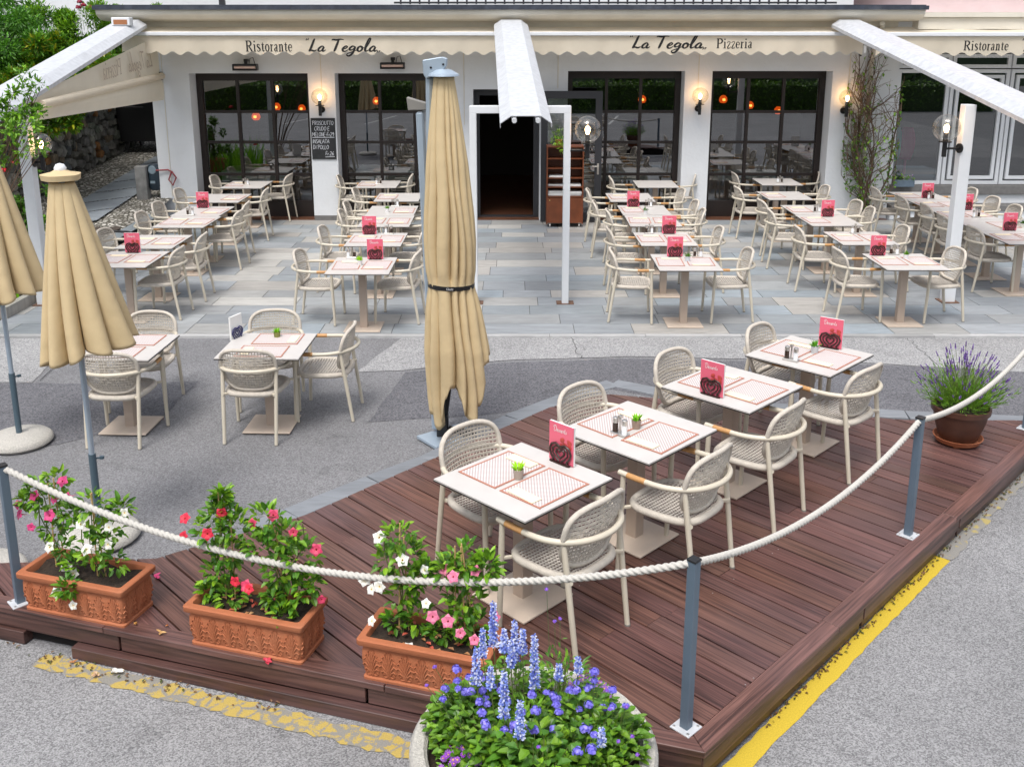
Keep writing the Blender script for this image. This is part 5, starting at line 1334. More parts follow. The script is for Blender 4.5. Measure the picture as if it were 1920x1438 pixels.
def bush(parent, rr, spine, rad, nl, L, w, cols, name='foliage', up_bias=.35, m_=M_leaf):
    """leaves round a set of spine points"""
    mb = MB()
    for i in range(nl):
        p, r_ = rr.choice(spine); v = rndv(rr); q = Vector(p) + v*r_*rad*rr.uniform(.35, 1)**.6
        d_ = (v + Vector((0, 0, rr.uniform(-.3, .7)))).normalized(); c_ = rr.choice(cols); k = rr.uniform(.75, 1.25)
        leaf(mb, q, d_, Vector((0, 0, 1)) if rr.random() < .8 else rndv(rr), L*rr.uniform(.6, 1.15), w*rr.uniform(.7, 1.1), (c_[0]*k, c_[1]*k, c_[2]*k))
    return mb.build(name, m_, parent)
GREEN = [(1, 1, 1), (.7, .85, .8), (.55, .75, .8), (1.4, 1.35, .9), (1.9, 1.6, 1)]
# terracotta boxes
def tbox(A, B, label, seed):
    """front bottom corners A left, B right"""
    A = Vector(A); B = Vector(B); L = (B-A).length; ang = math.atan2(B.y-A.y, B.x-A.x)
    c_ = (A+B)/2 + Vector((-math.sin(ang), math.cos(ang)))*.125
    e_ = empty('terracotta_flower_box', (c_.x, c_.y, ZD), ang, label, 'flower box', 'terracotta flower boxes on the deck edge')
    h = .245; l2, d2 = L/2, .125
    m = MB(); n_s = 40
    def per(u, ex, rc=.018):          # rounded rectangle
        pts = []
        X_, Y_ = l2+ex, d2+ex
        for (cx_, cy_, a0) in ((X_-rc, Y_-rc, 0), (-X_+rc, Y_-rc, 90), (-X_+rc, -Y_+rc, 180), (X_-rc, -Y_+rc, 270)):
            for k in range(4): a = R(a0+30*k); pts.append((cx_+rc*math.cos(a), cy_+rc*math.sin(a)))
        return pts
    prof_ = [(-.006, .0), (.008, .0), (.008, .018), (-.002, .024), (.004, .06), (.012, .12), (.010, .17), (.000, .205), (.026, .208), (.030, .215), (.030, h-.006), (.024, h), (-.006, h), (-.010, h-.008), (-.014, h-.05)]
    rings = [[m.av((x, y_, z)) for x, y_ in per(0, ex)] for ex, z in prof_]
    for a, b in zip(rings, rings[1:]):
        for k in range(16): j = (k+1) % 16; m.f.append([a[k], a[j], b[j], b[k]])
    m.f.append(rings[0][::-1])
    body = m.build('body', M_terra, e_, smooth=35)
    # acanthus relief
    m = MB()
    def acan(cx_, fn):
        for s in (-1, 1):
            for j, (bz, tx_, tz, cu) in enumerate(((.052, .032, .080, .012), (.066, .038, .112, .014), (.086, .034, .142, .012), (.108, .025, .166, .010), (.130, .013, .184, .006))):
                pts = [(cx_ + s*.004, bz-.012), (cx_ + s*tx_*.45, bz + (tz-bz)*.45), (cx_ + s*tx_*.85, tz-.004), (cx_ + s*(tx_+cu*.6), tz-.014), (cx_ + s*(tx_+cu*.25), tz-.024)]
                m.tube([fn(x, z) for x, z in pts], [.003, .0045, .0045, .004, .003], 5)
            m.tube([fn(cx_ + s*.006, .040), fn(cx_+s*.022, .034), fn(cx_+s*.032, .046), fn(cx_+s*.024, .056)], .0035, 5)
        m.tube([fn(cx_, .035), fn(cx_, .10), fn(cx_, .182)], [.006, .005, .002], 5)
    def dep(z):
        q = [(.018, .008), (.024, -.002), (.06, .004), (.12, .012), (.17, .010), (.205, .0)]
        for (a, ea), (b, eb) in zip(q, q[1:]):
            if a <= z <= b: return ea + (eb-ea)*(z-a)/(b-a) + .0012
        return .002
    n_a = max(4, round(L/.098))
    for i in range(n_a): acan(-l2 + L*(i+.5)/n_a, lambda x, z: (x, -d2 - dep(z), z))
    for i in range(3): 
        acan(-d2 + 2*d2*(i+.5)/3, lambda x, z: (l2 + dep(z), x, z))
    m.build('acanthus_relief', M_terra, body, smooth=60)
    m = MB(); rr = random.Random(seed); m.grid(lambda u, v: ((u-.5)*(2*l2-.02), (v-.5)*(2*d2-.02), h-.035 + .012*math.sin(u*17+seed)*math.cos(v*9) + .003*rr.random()), 24, 10); m.build('soil', M_soil, e_, smooth=60)
    return e_, c_, ang, L
def to_w(c_, ang, x, y_, z): return Vector((c_.x + x*math.cos(ang) - y_*math.sin(ang), c_.y + x*math.sin(ang) + y_*math.cos(ang), z))
boxes = [((-2.778, 4.968), (-2.152, 4.782), 'left terracotta flower box with acanthus relief, holding pink and white mandevilla'),
         ((-1.725, 4.640), (-1.101, 4.456), 'middle terracotta flower box with two bushy red mandevillas and dry petals on its soil'),
         ((-.753, 4.347), (-.14, 4.165), 'right terracotta flower box, partly hidden by the round planter')]
BX = [tbox(*b, i+1) for i, b in enumerate(boxes)]
def mandevilla(bi, x, y_, h, label, fc, nf, seed, blobs, nl=330, throat=(.95, .75, .25), stakes=2, flow=None):
    rr = random.Random(seed); _, c_, ang, L = BX[bi]
    o = to_w(c_, ang, x, y_, ZD+.21)
    e_ = empty('mandevilla_plant', o, ang, label, 'plant', 'mandevillas in the flower boxes')
    sp_ = [((a, b, z*1.10), r_*.72) for a, b, z, r_ in blobs]
    bush(e_, rr, sp_, 1, int(nl*1.25), .056, .033, GREEN)
    m = MB()
    for k in range(4):
        a = rr.uniform(0, 6); pts = [Vector((.015*math.cos(a), .015*math.sin(a), 0))]
        tgt = rr.choice(blobs)
        for j in range(1, 7): pts.append(Vector((tgt[0]*j/6 + .02*math.sin(j*1.3+a), tgt[1]*j/6 + .02*math.cos(j*1.1+a), h*j/6*.95)))
        m.tube(pts, .0035, 5)
    m.build('stem', M_stem, e_)
    for k in range(stakes):
        m = MB(); a = (k - (stakes-1)/2)*.05
        m.tube([(a, .01*k, -.01), (a*.4 + rr.uniform(-.03, .03), rr.uniform(-.02, .02), h*rr.uniform(.95, 1.12))], .0042, 6); m.build('bamboo_stake', M_bamboo, e_)
    for k in range(nf):
        m = MB()
        if flow and k < len(flow): q = Vector(flow[k])
        else:
            bl = rr.choice(blobs); v = rndv(rr); v.y = -abs(v.y); q = Vector(bl[:3]) + v*bl[3]*.85
        d_ = Vector((rr.uniform(-.5, .5), -1, rr.uniform(.1, 1)))
        kk = rr.uniform(.85, 1.1); trumpet(m, q, d_, rr.uniform(.027, .038), tuple(f*kk for f in fc), throat if fc[1] > .5 else (fc[0]*.9, fc[1]*.5+.05, fc[2]*.6), rr)
        m.build('flower', M_fpink, e_)
    return e_
PK, WH, RD = (.82, .07, .28), (.85, .85, .80), (.70, .02, .06)
PK2 = (.85, .22, .38)
mandevilla(0, -.20, .02, .52, 'tall pink flowering mandevilla on canes in the left end of the left flower box', PK, 8, 21, [(-.05, 0, .38, .10), (-.12, .02, .42, .07), (.05, 0, .50, .08), (-.02, 0, .22, .07), (.02, .03, .3, .08), (.1, -.05, .15, .06), (-.18, 0, .36, .05)], 200, flow=[(-.19, -.05, .33), (-.09, -.08, .28), (.03, -.06, .36), (.14, -.02, .47), (.09, 0, .55), (-.22, -.02, .37)])
mandevilla(0, .10, .0, .50, 'white flowering mandevilla spilling over the front of the left flower box', WH, 10, 22, [(0, 0, .40, .11), (-.05, -.02, .30, .13), (.08, 0, .28, .12), (.0, -.03, .18, .11), (-.12, -.06, .08, .07), (.12, -.02, .12, .08), (.16, .02, .40, .06), (-.16, 0, .33, .07), (-.10, -.16, -.0, .05)], 330, flow=[(.22, -.02, .44), (.14, -.06, .36), (.03, -.12, .24), (-.16, -.08, .08), (-.24, -.1, .20), (-.10, -.10, .06), (-.16, -.17, -.03), (-.06, -.17, -.09), (-.02, -.09, .37), (.13, -.07, .26)])
mandevilla(1, -.17, .02, .60, 'red flowering mandevilla in the left half of the middle flower box', RD, 6, 23, [(-.02, 0, .48, .10), (-.08, 0, .38, .12), (.06, 0, .40, .12), (0, 0, .26, .12), (-.06, 0, .14, .11), (.03, -.04, .05, .10), (-.12, -.02, .04, .07), (.0, .0, .56, .05)], 430, flow=[(-.23, -.02, .46), (-.25, -.02, .35), (.12, -.12, .20), (.20, -.12, .17), (-.04, -.1, .44)])
mandevilla(1, .14, .02, .56, 'wide bushy mandevilla with red buds in the right half of the middle flower box', (.75, .06, .16), 6, 24, [(-.06, 0, .46, .11), (.05, 0, .40, .12), (.14, 0, .30, .13), (-.08, 0, .32, .11), (.02, -.02, .22, .12), (.10, -.02, .12, .12), (.17, .0, .16, .10), (-.02, -.04, .08, .05), (.06, -.08, .02, .07)], 520, flow=[(.24, -.02, .40), (.0, -.02, .56), (-.14, -.1, .17), (.26, -.03, .12), (-.10, -.06, .52)])
mandevilla(2, -.16, .02, .56, 'white flowering mandevilla with pale buds in the left of the right flower box', WH, 9, 25, [(-.02, 0, .48, .10), (.04, 0, .40, .11), (-.08, 0, .36, .08), (.06, 0, .28, .10), (-.0, 0, .20, .09), (.08, -.02, .10, .09), (-.04, -.02, .06, .06), (.12, 0, .34, .06)], 330, flow=[(.04, -.08, .46), (.14, -.04, .40), (-.18, -.06, .30), (-.14, -.07, .26), (-.09, -.08, .29), (.16, -.08, .24), (-.13, -.1, .10), (.08, -.12, -.0), (-.10, -.04, .54)])
mandevilla(2, .17, .03, .50, 'pink flowering mandevilla behind the round planter', PK2, 9, 26, [(0, 0, .42, .12), (.06, 0, .34, .12), (-.08, 0, .34, .10), (.12, 0, .40, .08), (0, 0, .22, .12), (-.02, -.02, .12, .10), (-.12, -.02, .05, .08), (.05, 0, .08, .1)], 430, flow=[(-.12, -.13, .20), (-.04, -.13, .19), (.02, -.12, .13), (.10, -.14, .12), (.14, -.06, .40), (-.02, -.10, .42), (.18, -.04, .20)], stakes=3)
# litter: fallen blossoms and dry leaves
lit = [(945, 1168+60, None)]
def bit(u, v, z, c_, name, label, cat, s_=.02, grp='fallen blossoms'):
    p = P(u, v, z); m = MB(); rr = random.Random(int(u))
    for k in range(4): leaf(m, Vector((0, 0, .004)), Vector((rr.uniform(-1, 1), rr.uniform(-1, 1), .25)), Vector((0, 0, 1)), s_*rr.uniform(.8, 1.6), s_*.8, c_)
    o = m.build(name, M_fpink); o.location = p; return tag(o, label, cat, grp)
bit(291, 1083, ZD+.003, (.75, .08, .25), 'fallen_flower', 'pink blossom on the deck beside the left flower box', 'flower', .028)
bit(256, 1170, ZD+.008, (.62, .34, .10), 'fallen_flower', 'dry orange blossom on the border board near the left flower box corner', 'flower')
bit(302, 1188, ZD+.008, (.66, .40, .16), 'fallen_flower', 'dry orange blossom on the deck border between the left and middle boxes', 'flower', .024)
bit(314, 1173, ZD+.003, (.60, .22, .06), 'fallen_flower', 'tiny orange blossom on a deck board between the left and middle boxes', 'flower', .012)
bit(500, 1241, ZD+.008, (.62, .06, .10), 'fallen_flower', 'wilted red blossom under the middle flower box', 'flower', .03)
bit(216, 1262, ZA+.012, (.85, .84, .80), 'fallen_flower', 'fallen white blossom on the cracked yellow line', 'flower', .035)
bit(182, 1265, ZA+.012, (.62, .42, .26), 'fallen_flower', 'dry brown blossom beside the fallen white one', 'flower', .025)
bit(138, 1243, ZA+.012, (.45, .20, .08), 'fallen_flower', 'small brown dry leaf on the cracked yellow line', 'leaf', .02)
for i, (u, v) in enumerate(((330, 1000-123), (325, 727), (331, 790))): pass
for b in (1, 2):
    rr = random.Random(b+70); _, c_, ang, L = BX[b]; m = MB()
    for k in range(26):
        p = to_w(c_, ang, rr.uniform(-.2, .27), rr.uniform(-.10, .08), ZD+.228); cc_ = rr.choice([(.42, .20, .08), (.5, .28, .12), (.55, .10, .06), (.35, .16, .07)])
        leaf(m, p, Vector((rr.uniform(-1, 1), rr.uniform(-1, 1), .2)), Vector((0, 0, 1)), .035, .02, cc_)
    tag(m.build('dry_petals', M_fpink), 'scatter of dry brown petals on the soil of the %s flower box' % ('middle' if b == 1 else 'right'), 'petals', kind='stuff')
rr = random.Random(99); m = MB()
for k in range(240):
    t = rr.uniform(.6, 5.2); p = D0 + DR*t + nR*.030 + Vector((rr.gauss(0, .009), rr.gauss(0, .009)))
    c_ = rr.choice([(.16, .08, .03), (.22, .11, .05), (.10, .06, .03), (.07, .09, .02)])
    leaf(m, Vector((p.x, p.y, ZA+.012)), Vector((rr.uniform(-1, 1), rr.uniform(-1, 1), .3)), Vector((0, 0, 1)), rr.uniform(.01, .03), .012, c_)
for k in range(110):
    t = rr.uniform(2.2, 4.4); p = D0 + DF*t - Vector((nF.x, nF.y))*rr.uniform(.03, .12)
    c_ = rr.choice([(.16, .08, .03), (.22, .11, .05), (.10, .06, .03), (.07, .09, .02)])
    leaf(m, Vector((p.x, p.y, ZA+.012)), Vector((rr.uniform(-1, 1), rr.uniform(-1, 1), .3)), Vector((0, 0, 1)), rr.uniform(.01, .03), .012, c_)
tag(m.build('leaf_litter', M_fpink), kind='stuff')

# ------------------------------------------------------------------ round concrete planter with summer flowers
PC = Vector((.090, 3.50)); PRd = .515
pe = empty('round_concrete_planter', (PC.x, PC.y, ZA), 0, 'large round exposed aggregate concrete planter full of blue and purple flowers', 'planter')
m = MB(); H_ = .53
m.lathe([(.39, 0), (.45, .04), (.50, .25), (.505, .45), (PRd+.005, .48), (PRd+.005, H_-.02), (PRd-.01, H_), (PRd-.055, H_), (PRd-.07, H_-.015), (PRd-.075, H_-.10)], 72); m.build('body', M_conc, pe, smooth=40)
m = MB(); m.lathe([(PRd-.07, H_-.07), (.2, H_-.05), (0, H_-.045)], 40); m.build('soil', M_soil, pe, smooth=60)
SZ = ZA + H_ - .02
def clump(name, label, x, y_, cat='plant', grp='summer flowers in the round planter'):
    x = x*.86 + .01; y_ *= .86
    return empty(name, (PC.x+x, PC.y+y_, SZ), 0, label, cat, grp)
def lowgreen(e_, rr, rad, h, n, L=.035, w=.022, cols=GREEN):
    mb = MB()
    for i in range(n):
        a = rr.uniform(0, 6.283); q = rr.uniform(0, 1)**.5*rad; z = h*rr.uniform(.15, 1)*(1-.5*(q/rad)**2)
        p = Vector((q*math.cos(a), q*math.sin(a), z)); d_ = Vector((math.cos(a)+rr.uniform(-.8, .8), math.sin(a)+rr.uniform(-.8, .8), rr.uniform(-.1, .9)))
        c_ = rr.choice(cols); k = rr.uniform(.7, 1.3); leaf(mb, p, d_, Vector((0, 0, 1)), L*rr.uniform(.6, 1.3), w*rr.uniform(.7, 1.2), (c_[0]*k, c_[1]*k, c_[2]*k))
    mb.build('foliage', M_leaf, e_)
    mb = MB()
    for i in range(12):
        a = rr.uniform(0, 6.283); q = rr.uniform(.1, .8)*rad; mb.tube([(q*.2*math.cos(a), q*.2*math.sin(a), -.02), (q*.7*math.cos(a), q*.7*math.sin(a), h*.5), (q*math.cos(a), q*math.sin(a), h*.85)], .0018, 4)
    mb.build('stem', M_stem, e_)
def puff(mb, p, r_, cols, rr, n=26):
    mb.lathe([(0, -r_*.2), (r_*.72, 0), (r_*.55, r_*.5), (0, r_*.72)], 7, p, col=cols[0])
    for k in range(n):
        v = rndv(rr); v.z = abs(v.z)*.8 + .05; q = Vector(p) + v.normalized()*r_*rr.uniform(.75, 1.0); s_ = r_*.32; c_ = rr.choice(cols)
        a = v.orthogonal().normalized(); b = v.cross(a).normalized()
        mb.poly([q+a*s_, q+b*s_, q-a*s_, q-b*s_], c_)
AG = [(.20, .17, .75), (.26, .24, .85), (.35, .30, .9), (.15, .12, .55)]
def at_pl(u, v, z): p = P(u, v, z); return p
# salvia spikes
sal = [(925, 1140, 1215, .032), (1002, 1170, 1215, .034), (983, 1180, 1250, .03), (1000, 1200, 1245, .022), (1010, 1215, 1290, .03), (905, 1180, 1225, .02), (893, 1215, 1285, .03), (948, 1215, 1248, .02), (965, 1270, 1340, .024), (977, 1315, 1385, .026), (1085, 1235, 1262, .018), (1048, 1253, 1275, .015), (930, 1165, 1200, .025), (958, 1162, 1240, .028)]
sal = [(925, 1130, 1212, 'a'), (905, 1180, 1232, 'b'), (965, 1165, 1240, 'a'), (1002, 1190, 1290, 'a'), (958, 1200, 1250, 'b'), (893, 1215, 1282, 'a'), (945, 1258, 1345, 'a'), (975, 1315, 1383, 'a'), (920, 1250, 1290, 'b'), (1084, 1232, 1262, 'b'), (1048, 1245, 1275, 'b'), (980, 1180, 1225, 'b'), (945, 1180, 1222, 'b'), (1128, 1365, 1398, 'b')]
rr = random.Random(31)
se = clump('salvia_plant', 'pale blue salvia with upright flower spikes in the middle of the round planter', 0, 0)
lowgreen(se, rr, .16, .20, 260, .05, .014, [(1.5, 1.5, 1), (1.1, 1.2, .8), (1.8, 1.7, 1)])
for u, v0, v1, k in sal:
    # spike base distance chosen inside the planter
    yb = PC.y + {925: .10, 905: .06, 965: .12, 1002: .06, 958: .02, 893: -.02, 945: -.14, 975: -.24, 920: -.06, 1084: .10, 1048: .08, 980: .10, 1128: -.22}.get(u, .02)
    top = PY(u, v0, yb); bot = PY(u, v1, yb)
    m = MB(); a = top - se.location; b = bot - se.location; base = Vector((a.x*.8, a.y, 0))
    m.tube([base, b, a], [.0028, .0022, .0015], 5)
    st_ = m.build('spike_stem', M_stem, se)
    m = MB(); n = int(34 + (v1-v0)*2.2)
    for i in range(n):
        t = i/n; p = b.lerp(a, t); r_ = (.017 if k == 'a' else .014)*(1-.45*t)*rr.uniform(.55, 1.15); th = i*2.4 + rr.uniform(-.5, .5)
        v_ = Vector((math.cos(th), math.sin(th), .2)); c_ = rr.choice([(.22, .30, .75), (.35, .45, .9), (.62, .68, .92), (.75, .78, .92), (.16, .20, .62)])
        for s2 in (0, 1):
            q = p + v_*r_*(.75+.4*s2); s_ = .0048*(1.2-.4*t)*rr.uniform(.7, 1.2); aa = v_.orthogonal().normalized(); bb_ = v_.cross(aa)
            m.poly([q+aa*s_, q+bb_*s_, q-aa*s_, q-bb_*s_], c_); m.poly([q+v_*s_*1.4, q+aa*s_, q-aa*s_], c_)
    m.build('flower_spike', M_fpink, st_)
spots = [(-.27, .14, 'blue ageratum cushion at the upper left of the round planter', 8), (-.30, -.02, 'blue ageratum at the left rim of the round planter', 7), (-.05, -.10, 'blue ageratum in the middle front of the round planter', 7), (.12, .0, 'blue ageratum right of the salvia spikes', 6), (.26, .06, 'blue ageratum near the right rim of the round planter', 6), (.20, -.20, 'ageratum with few blooms at the lower right of the round planter', 6), (-.17, -.20, 'blue ageratum between the asters and the front spikes', 7), (.36, -.06, 'blue ageratum leaning over the right rim', 6), (-.36, .10, 'blue ageratum leaning over the upper left rim', 7)]
for i, (x, y_, lab, nb) in enumerate(spots):
    rr = random.Random(40+i); e_ = clump('ageratum_plant', lab, x, y_)
    lowgreen(e_, rr, .15, .20, 300, .042, .030, [(.8, .85, .9), (1.1, 1.05, .9), (.6, .75, .8), (1.3, 1.2, 1)])
    for k in range(nb):
        a = rr.uniform(0, 6.28); q = rr.uniform(.02, .15); p = Vector((q*math.cos(a), q*math.sin(a)*.8, rr.uniform(.18, .27)))
        m = MB(); m.tube([(p.x*.5, p.y*.5, .02), p], .0016, 4, col=(.10, .18, .04))
        puff(m, p, rr.uniform(.017, .026), AG, rr); m.build('flower_head', M_fpink, e_)
for i, (x, y_, lab, nb, c_) in enumerate([(-.33, -.22, 'purple aster mass at the lower left rim of the round planter', 46, (.30, .06, .52)), (.27, .28, 'purple asters at the upper right rim of the round planter', 26, (.32, .08, .55)), (-.38, -.33, 'purple asters trailing at the bottom left of the round planter', 14, (.30, .05, .5))]):
    rr = random.Random(60+i); e_ = clump('aster_plant', lab, x, y_); lowgreen(e_, rr, .11, .10, 160, .03, .012)
    m = MB()
    for k in range(nb):
        a = rr.uniform(0, 6.28); q = rr.uniform(0, 1)**.5*.10; p = Vector((q*math.cos(a), q*math.sin(a), .115*(1-.4*(q/.1)**2)+rr.uniform(0, .02)))
        nrm = Vector((rr.uniform(-.5, .5), -.6+rr.uniform(-.3, .3), 1)).normalized(); aa = nrm.orthogonal().normalized(); bb_ = nrm.cross(aa); r_ = rr.uniform(.010, .014); kk = rr.uniform(.8, 1.4)
        cc_ = (c_[0]*kk, c_[1]*kk, c_[2]*kk)
        for j in range(9):
            t = j*6.283/9; d1 = aa*math.cos(t-.22)+bb_*math.sin(t-.22); d2_ = aa*math.cos(t+.22)+bb_*math.sin(t+.22); m.poly([p, p+d1*r_, p+d2_*r_], cc_)
        m.poly([p+nrm*.002+(aa*math.cos(j*1.257)+bb_*math.sin(j*1.257))*r_*.28 for j in range(5)], (.8, .5, .05))
    m.build('blossoms', M_fpink, e_)
fill = [(.0, -.30, 'leafy green filler plant at the bottom of the round planter', 420, .15, .16, .05, .04), (.20, -.05, 'leafy green filler plant right of the spikes', 380, .15, .15, .045, .032), (-.15, -.22, 'rounded bright green filler plant at the lower middle left', 320, .13, .14, .05, .04),
        (.30, -.10, 'green filler plant along the right rim of the round planter', 260, .12, .13, .04, .03), (.12, .22, 'bright fine leaved filler plant at the back of the round planter', 420, .15, .17, .05, .012), (-.10, .22, 'green filler plant behind the spikes at the back rim', 320, .15, .18, .04, .026), (.26, -.32, 'low green trailing plant at the bottom right', 200, .12, .10, .04, .03), (-.26, -.12, 'green filler plant between asters and ageratum', 240, .12, .14, .04, .03)]
for i, (x, y_, lab, n, rad, h, L, w2) in enumerate(fill):
    rr = random.Random(80+i); e_ = clump('filler_plant', lab, x, y_); lowgreen(e_, rr, rad*1.1, h*1.7, int(n*.72), L, w2, [(.8, .9, .9), (1.2, 1.15, .9), (.5, .65, .8), (1.6, 1.4, 1), (.65, .8, .8)])
# spindly stems with small purple heads poking out
m_e = clump('verbena_plant', 'thin stemmed purple verbena sticking out over the right rim and top', .15, .05)
rr = random.Random(12)
for (u, v, yy_) in ((1025, 1105, 3.62), (1040, 1165, 3.65), (1143, 1330, 3.35), (1185, 1380, 3.25), (1175, 1325, 3.4), (1195, 1415, 3.2), (1138, 1295, 3.4), (1050, 1160, 3.6), (1160, 1390, 3.25), (1010, 1400, 3.2), (815, 1250, 3.45), (800, 1285, 3.4)):
    p = PY(u, v, yy_) - m_e.location; m = MB(); m.tube([Vector((p.x*.55, p.y*.6, 0)), Vector((p.x*.85, p.y*.9, p.z*.6)), p], .0013, 4, col=(.10, .16, .05)); puff(m, p, .010, [(.30, .10, .6), (.24, .16, .7)], rr, 18)
    for k in range(5): leaf(m, Vector((p.x*.7, p.y*.75, p.z*.2*k+.02)), rndv(rr), Vector((0, 0, 1)), .025, .010, (.10, .22, .03))
    m.build('flower_head', M_fpink, m_e)

# ------------------------------------------------------------------ lavender pot
lp = P(1800, 812, ZD); lp = Vector((3.60, 7.33, ZD))
e_ = empty('brown_flower_pot', lp, 0, 'dark brown round pot on a terracotta saucer holding the lavender', 'pot')
m = MB(); m.lathe([(.13, .035), (.15, .06), (.195, .20), (.205, .27), (.222, .275), (.225, .315), (.21, .32), (.20, .30), (.19, .26)], 36); m.build('body', mat('glazed_brown', (.085, .035, .022), .45, var=.25, vs=7), e_, smooth=40)
m = MB(); m.lathe([(.0, .012), (.13, .012), (.165, .02), (.19, .062), (.182, .062), (.155, .03), (0, .03)], 36); 
for a in (0, 2.1, 4.2): m.box((.12*math.cos(a), .12*math.sin(a), .006), (.04, .04, .012))
m.build('saucer', M_terra, e_, smooth=40)
m = MB(); m.lathe([(.2, .285), (.0, .29)], 24); m.build('soil', M_soil, e_)
lv = empty('lavender_plant', lp + Vector((0, 0, .28)), 0, 'lavender bush with purple flower spikes in the brown pot', 'plant')
rr = random.Random(17); m = MB(); m2 = MB()
for i in range(2300):
    a = rr.uniform(0, 6.283); t = rr.uniform(0, 1); sp_ = rr.uniform(.1, 1); L = rr.uniform(.14, .34)
    b_ = Vector((.14*rr.random()*math.cos(a), .14*rr.random()*math.sin(a), .0)); d_ = Vector((math.cos(a)*sp_*.95, math.sin(a)*sp_*.95, 1.05-.5*sp_)).normalized()
    p = b_ + d_*L*rr.uniform(.2, 1); c_ = rr.choice([(1.3, 1.2, 1.8), (1.1, 1.1, 1.3), (1.8, 1.5, 1.8), (.9, 1, 1)])
    leaf(m, p, (d_+rndv(rr)*.4), rndv(rr), .055, .006, c_, .1)
m.build('foliage', M_leaf, lv)
st = MB()
for i in range(150):
    a = rr.uniform(0, 6.283); sp_ = rr.uniform(.0, .95)**.8; L = rr.uniform(.34, .50) - .10*sp_; d_ = Vector((math.cos(a)*sp_*.85, math.sin(a)*sp_*.85, 1.0-.38*sp_)).normalized()
    tip = d_*L + Vector((.0, 0, -.06*sp_*sp_)); st.tube([d_*L*.3, d_*L*.75+Vector((0, 0, .005)), tip], .0011, 4, cap=False)
    for k in range(9):
        q = tip + d_*(k*.0045-.012); v_ = rndv(rr); s_ = .0062*(1.15-k*.06); c_ = rr.choice([(.24, .11, .42), (.32, .17, .58), (.15, .07, .28), (.42, .27, .70)])
        aa = v_.orthogonal().normalized(); bb_ = v_.cross(aa); m2.poly([q+aa*s_, q+bb_*s_, q-aa*s_, q-bb_*s_], c_); m2.poly([q+v_*s_, q+bb_*s_, q-v_*s_, q-bb_*s_], c_)
st.build('stems', M_stem, lv); m2.build('flower_spikes', M_fpink, lv); lv.scale = (1.12, 1.12, 1.10)

# small planter by the shop wall
p = PY(1704, 352, 17.75); e_ = empty('blue_window_planter', (7.20, 17.85, .615), 0, 'small slate blue planter with violet flowers on the shop ledge', 'planter')
m = MB(); m.box((0, -.02, .06), (.38, .13, .12)); m.build('trough', M_blue, e_, bevel=.006)
rr = random.Random(3); bush(e_, rr, [((-.12, -.02, .13), .07), ((0, -.02, .14), .08), ((.12, -.02, .13), .07)], 1, 160, .04, .02, GREEN)
m = MB(); 
for k in range(16): puff(m, (rr.uniform(-.17, .17), rr.uniform(-.08, .04), rr.uniform(.17, .21)), .012, [(.35, .12, .4), (.7, .6, .75)], rr, 10)
m.build('blossoms', M_fpink, e_)
# plant on the trolley
e_ = empty('trailing_plant', (.82, 17.18, 1.44), 0, 'variegated trailing plant on top of the wooden trolley', 'plant')
m = MB(); m.lathe([(.05, 0), (.065, .10), (.055, .10)], 14); m.build('pot', M_terra, e_)
rr = random.Random(9); bush(e_, rr, [((0, 0, .16), .13), ((.06, -.04, .08), .10), ((-.05, -.06, .10), .08), ((.08, -.12, -.03), .07)], 1, 230, .06, .02, [(1.8, 1.6, 1.2), (3, 2.3, 2.5), (1.2, 1.2, 1)])
# bare climber
cl = empty('climbing_plant', (6.45, 17.62, 0), 0, 'nearly leafless climber with tangled twigs on the white wall right of the last window', 'plant')
rr = random.Random(77); m = MB(); m2 = MB(); m3 = MB()
def twig(p, d_, L, r_, depth):
    pts = [p]; n = max(3, int(L/.09)); q = p.copy(); dd = d_.copy()
    for i in range(n):
        dd = (dd + rndv(rr)*.22 + Vector((0, 0, .04))).normalized(); q = q + dd*L/n; q.y = min(.08, max(-.22, q.y)); q.x = min(.42, max(-.45, q.x)); pts.append(q.copy())
        if depth < 3 and rr.random() < (.75 if depth < 2 else .4): twig(q.copy(), (dd + rndv(rr)*.9).normalized(), L*rr.uniform(.2, .42), r_*.5, depth+1)
        if depth > 0 and rr.random() < .10*(1.6 if q.z < 1.5 else .7): leaf(m2, q, rndv(rr), Vector((0, 0, 1)), .075, .045, rr.choice(GREEN))
    (m if depth < 1 else m3).tube(pts, [r_*(1-.5*i/len(pts)) for i in range(len(pts))], 5, cap=False)
for k in range(6): twig(Vector((rr.uniform(-.08, .12), 0, 0)), Vector((rr.uniform(-.10, .12), 0, 1)), rr.uniform(2.1, 2.75), .017, 0)
m.build('trunk', M_bark, cl, smooth=60); m3.build('twigs', M_bark, cl); m2.build('leaves', M_leaf, cl)
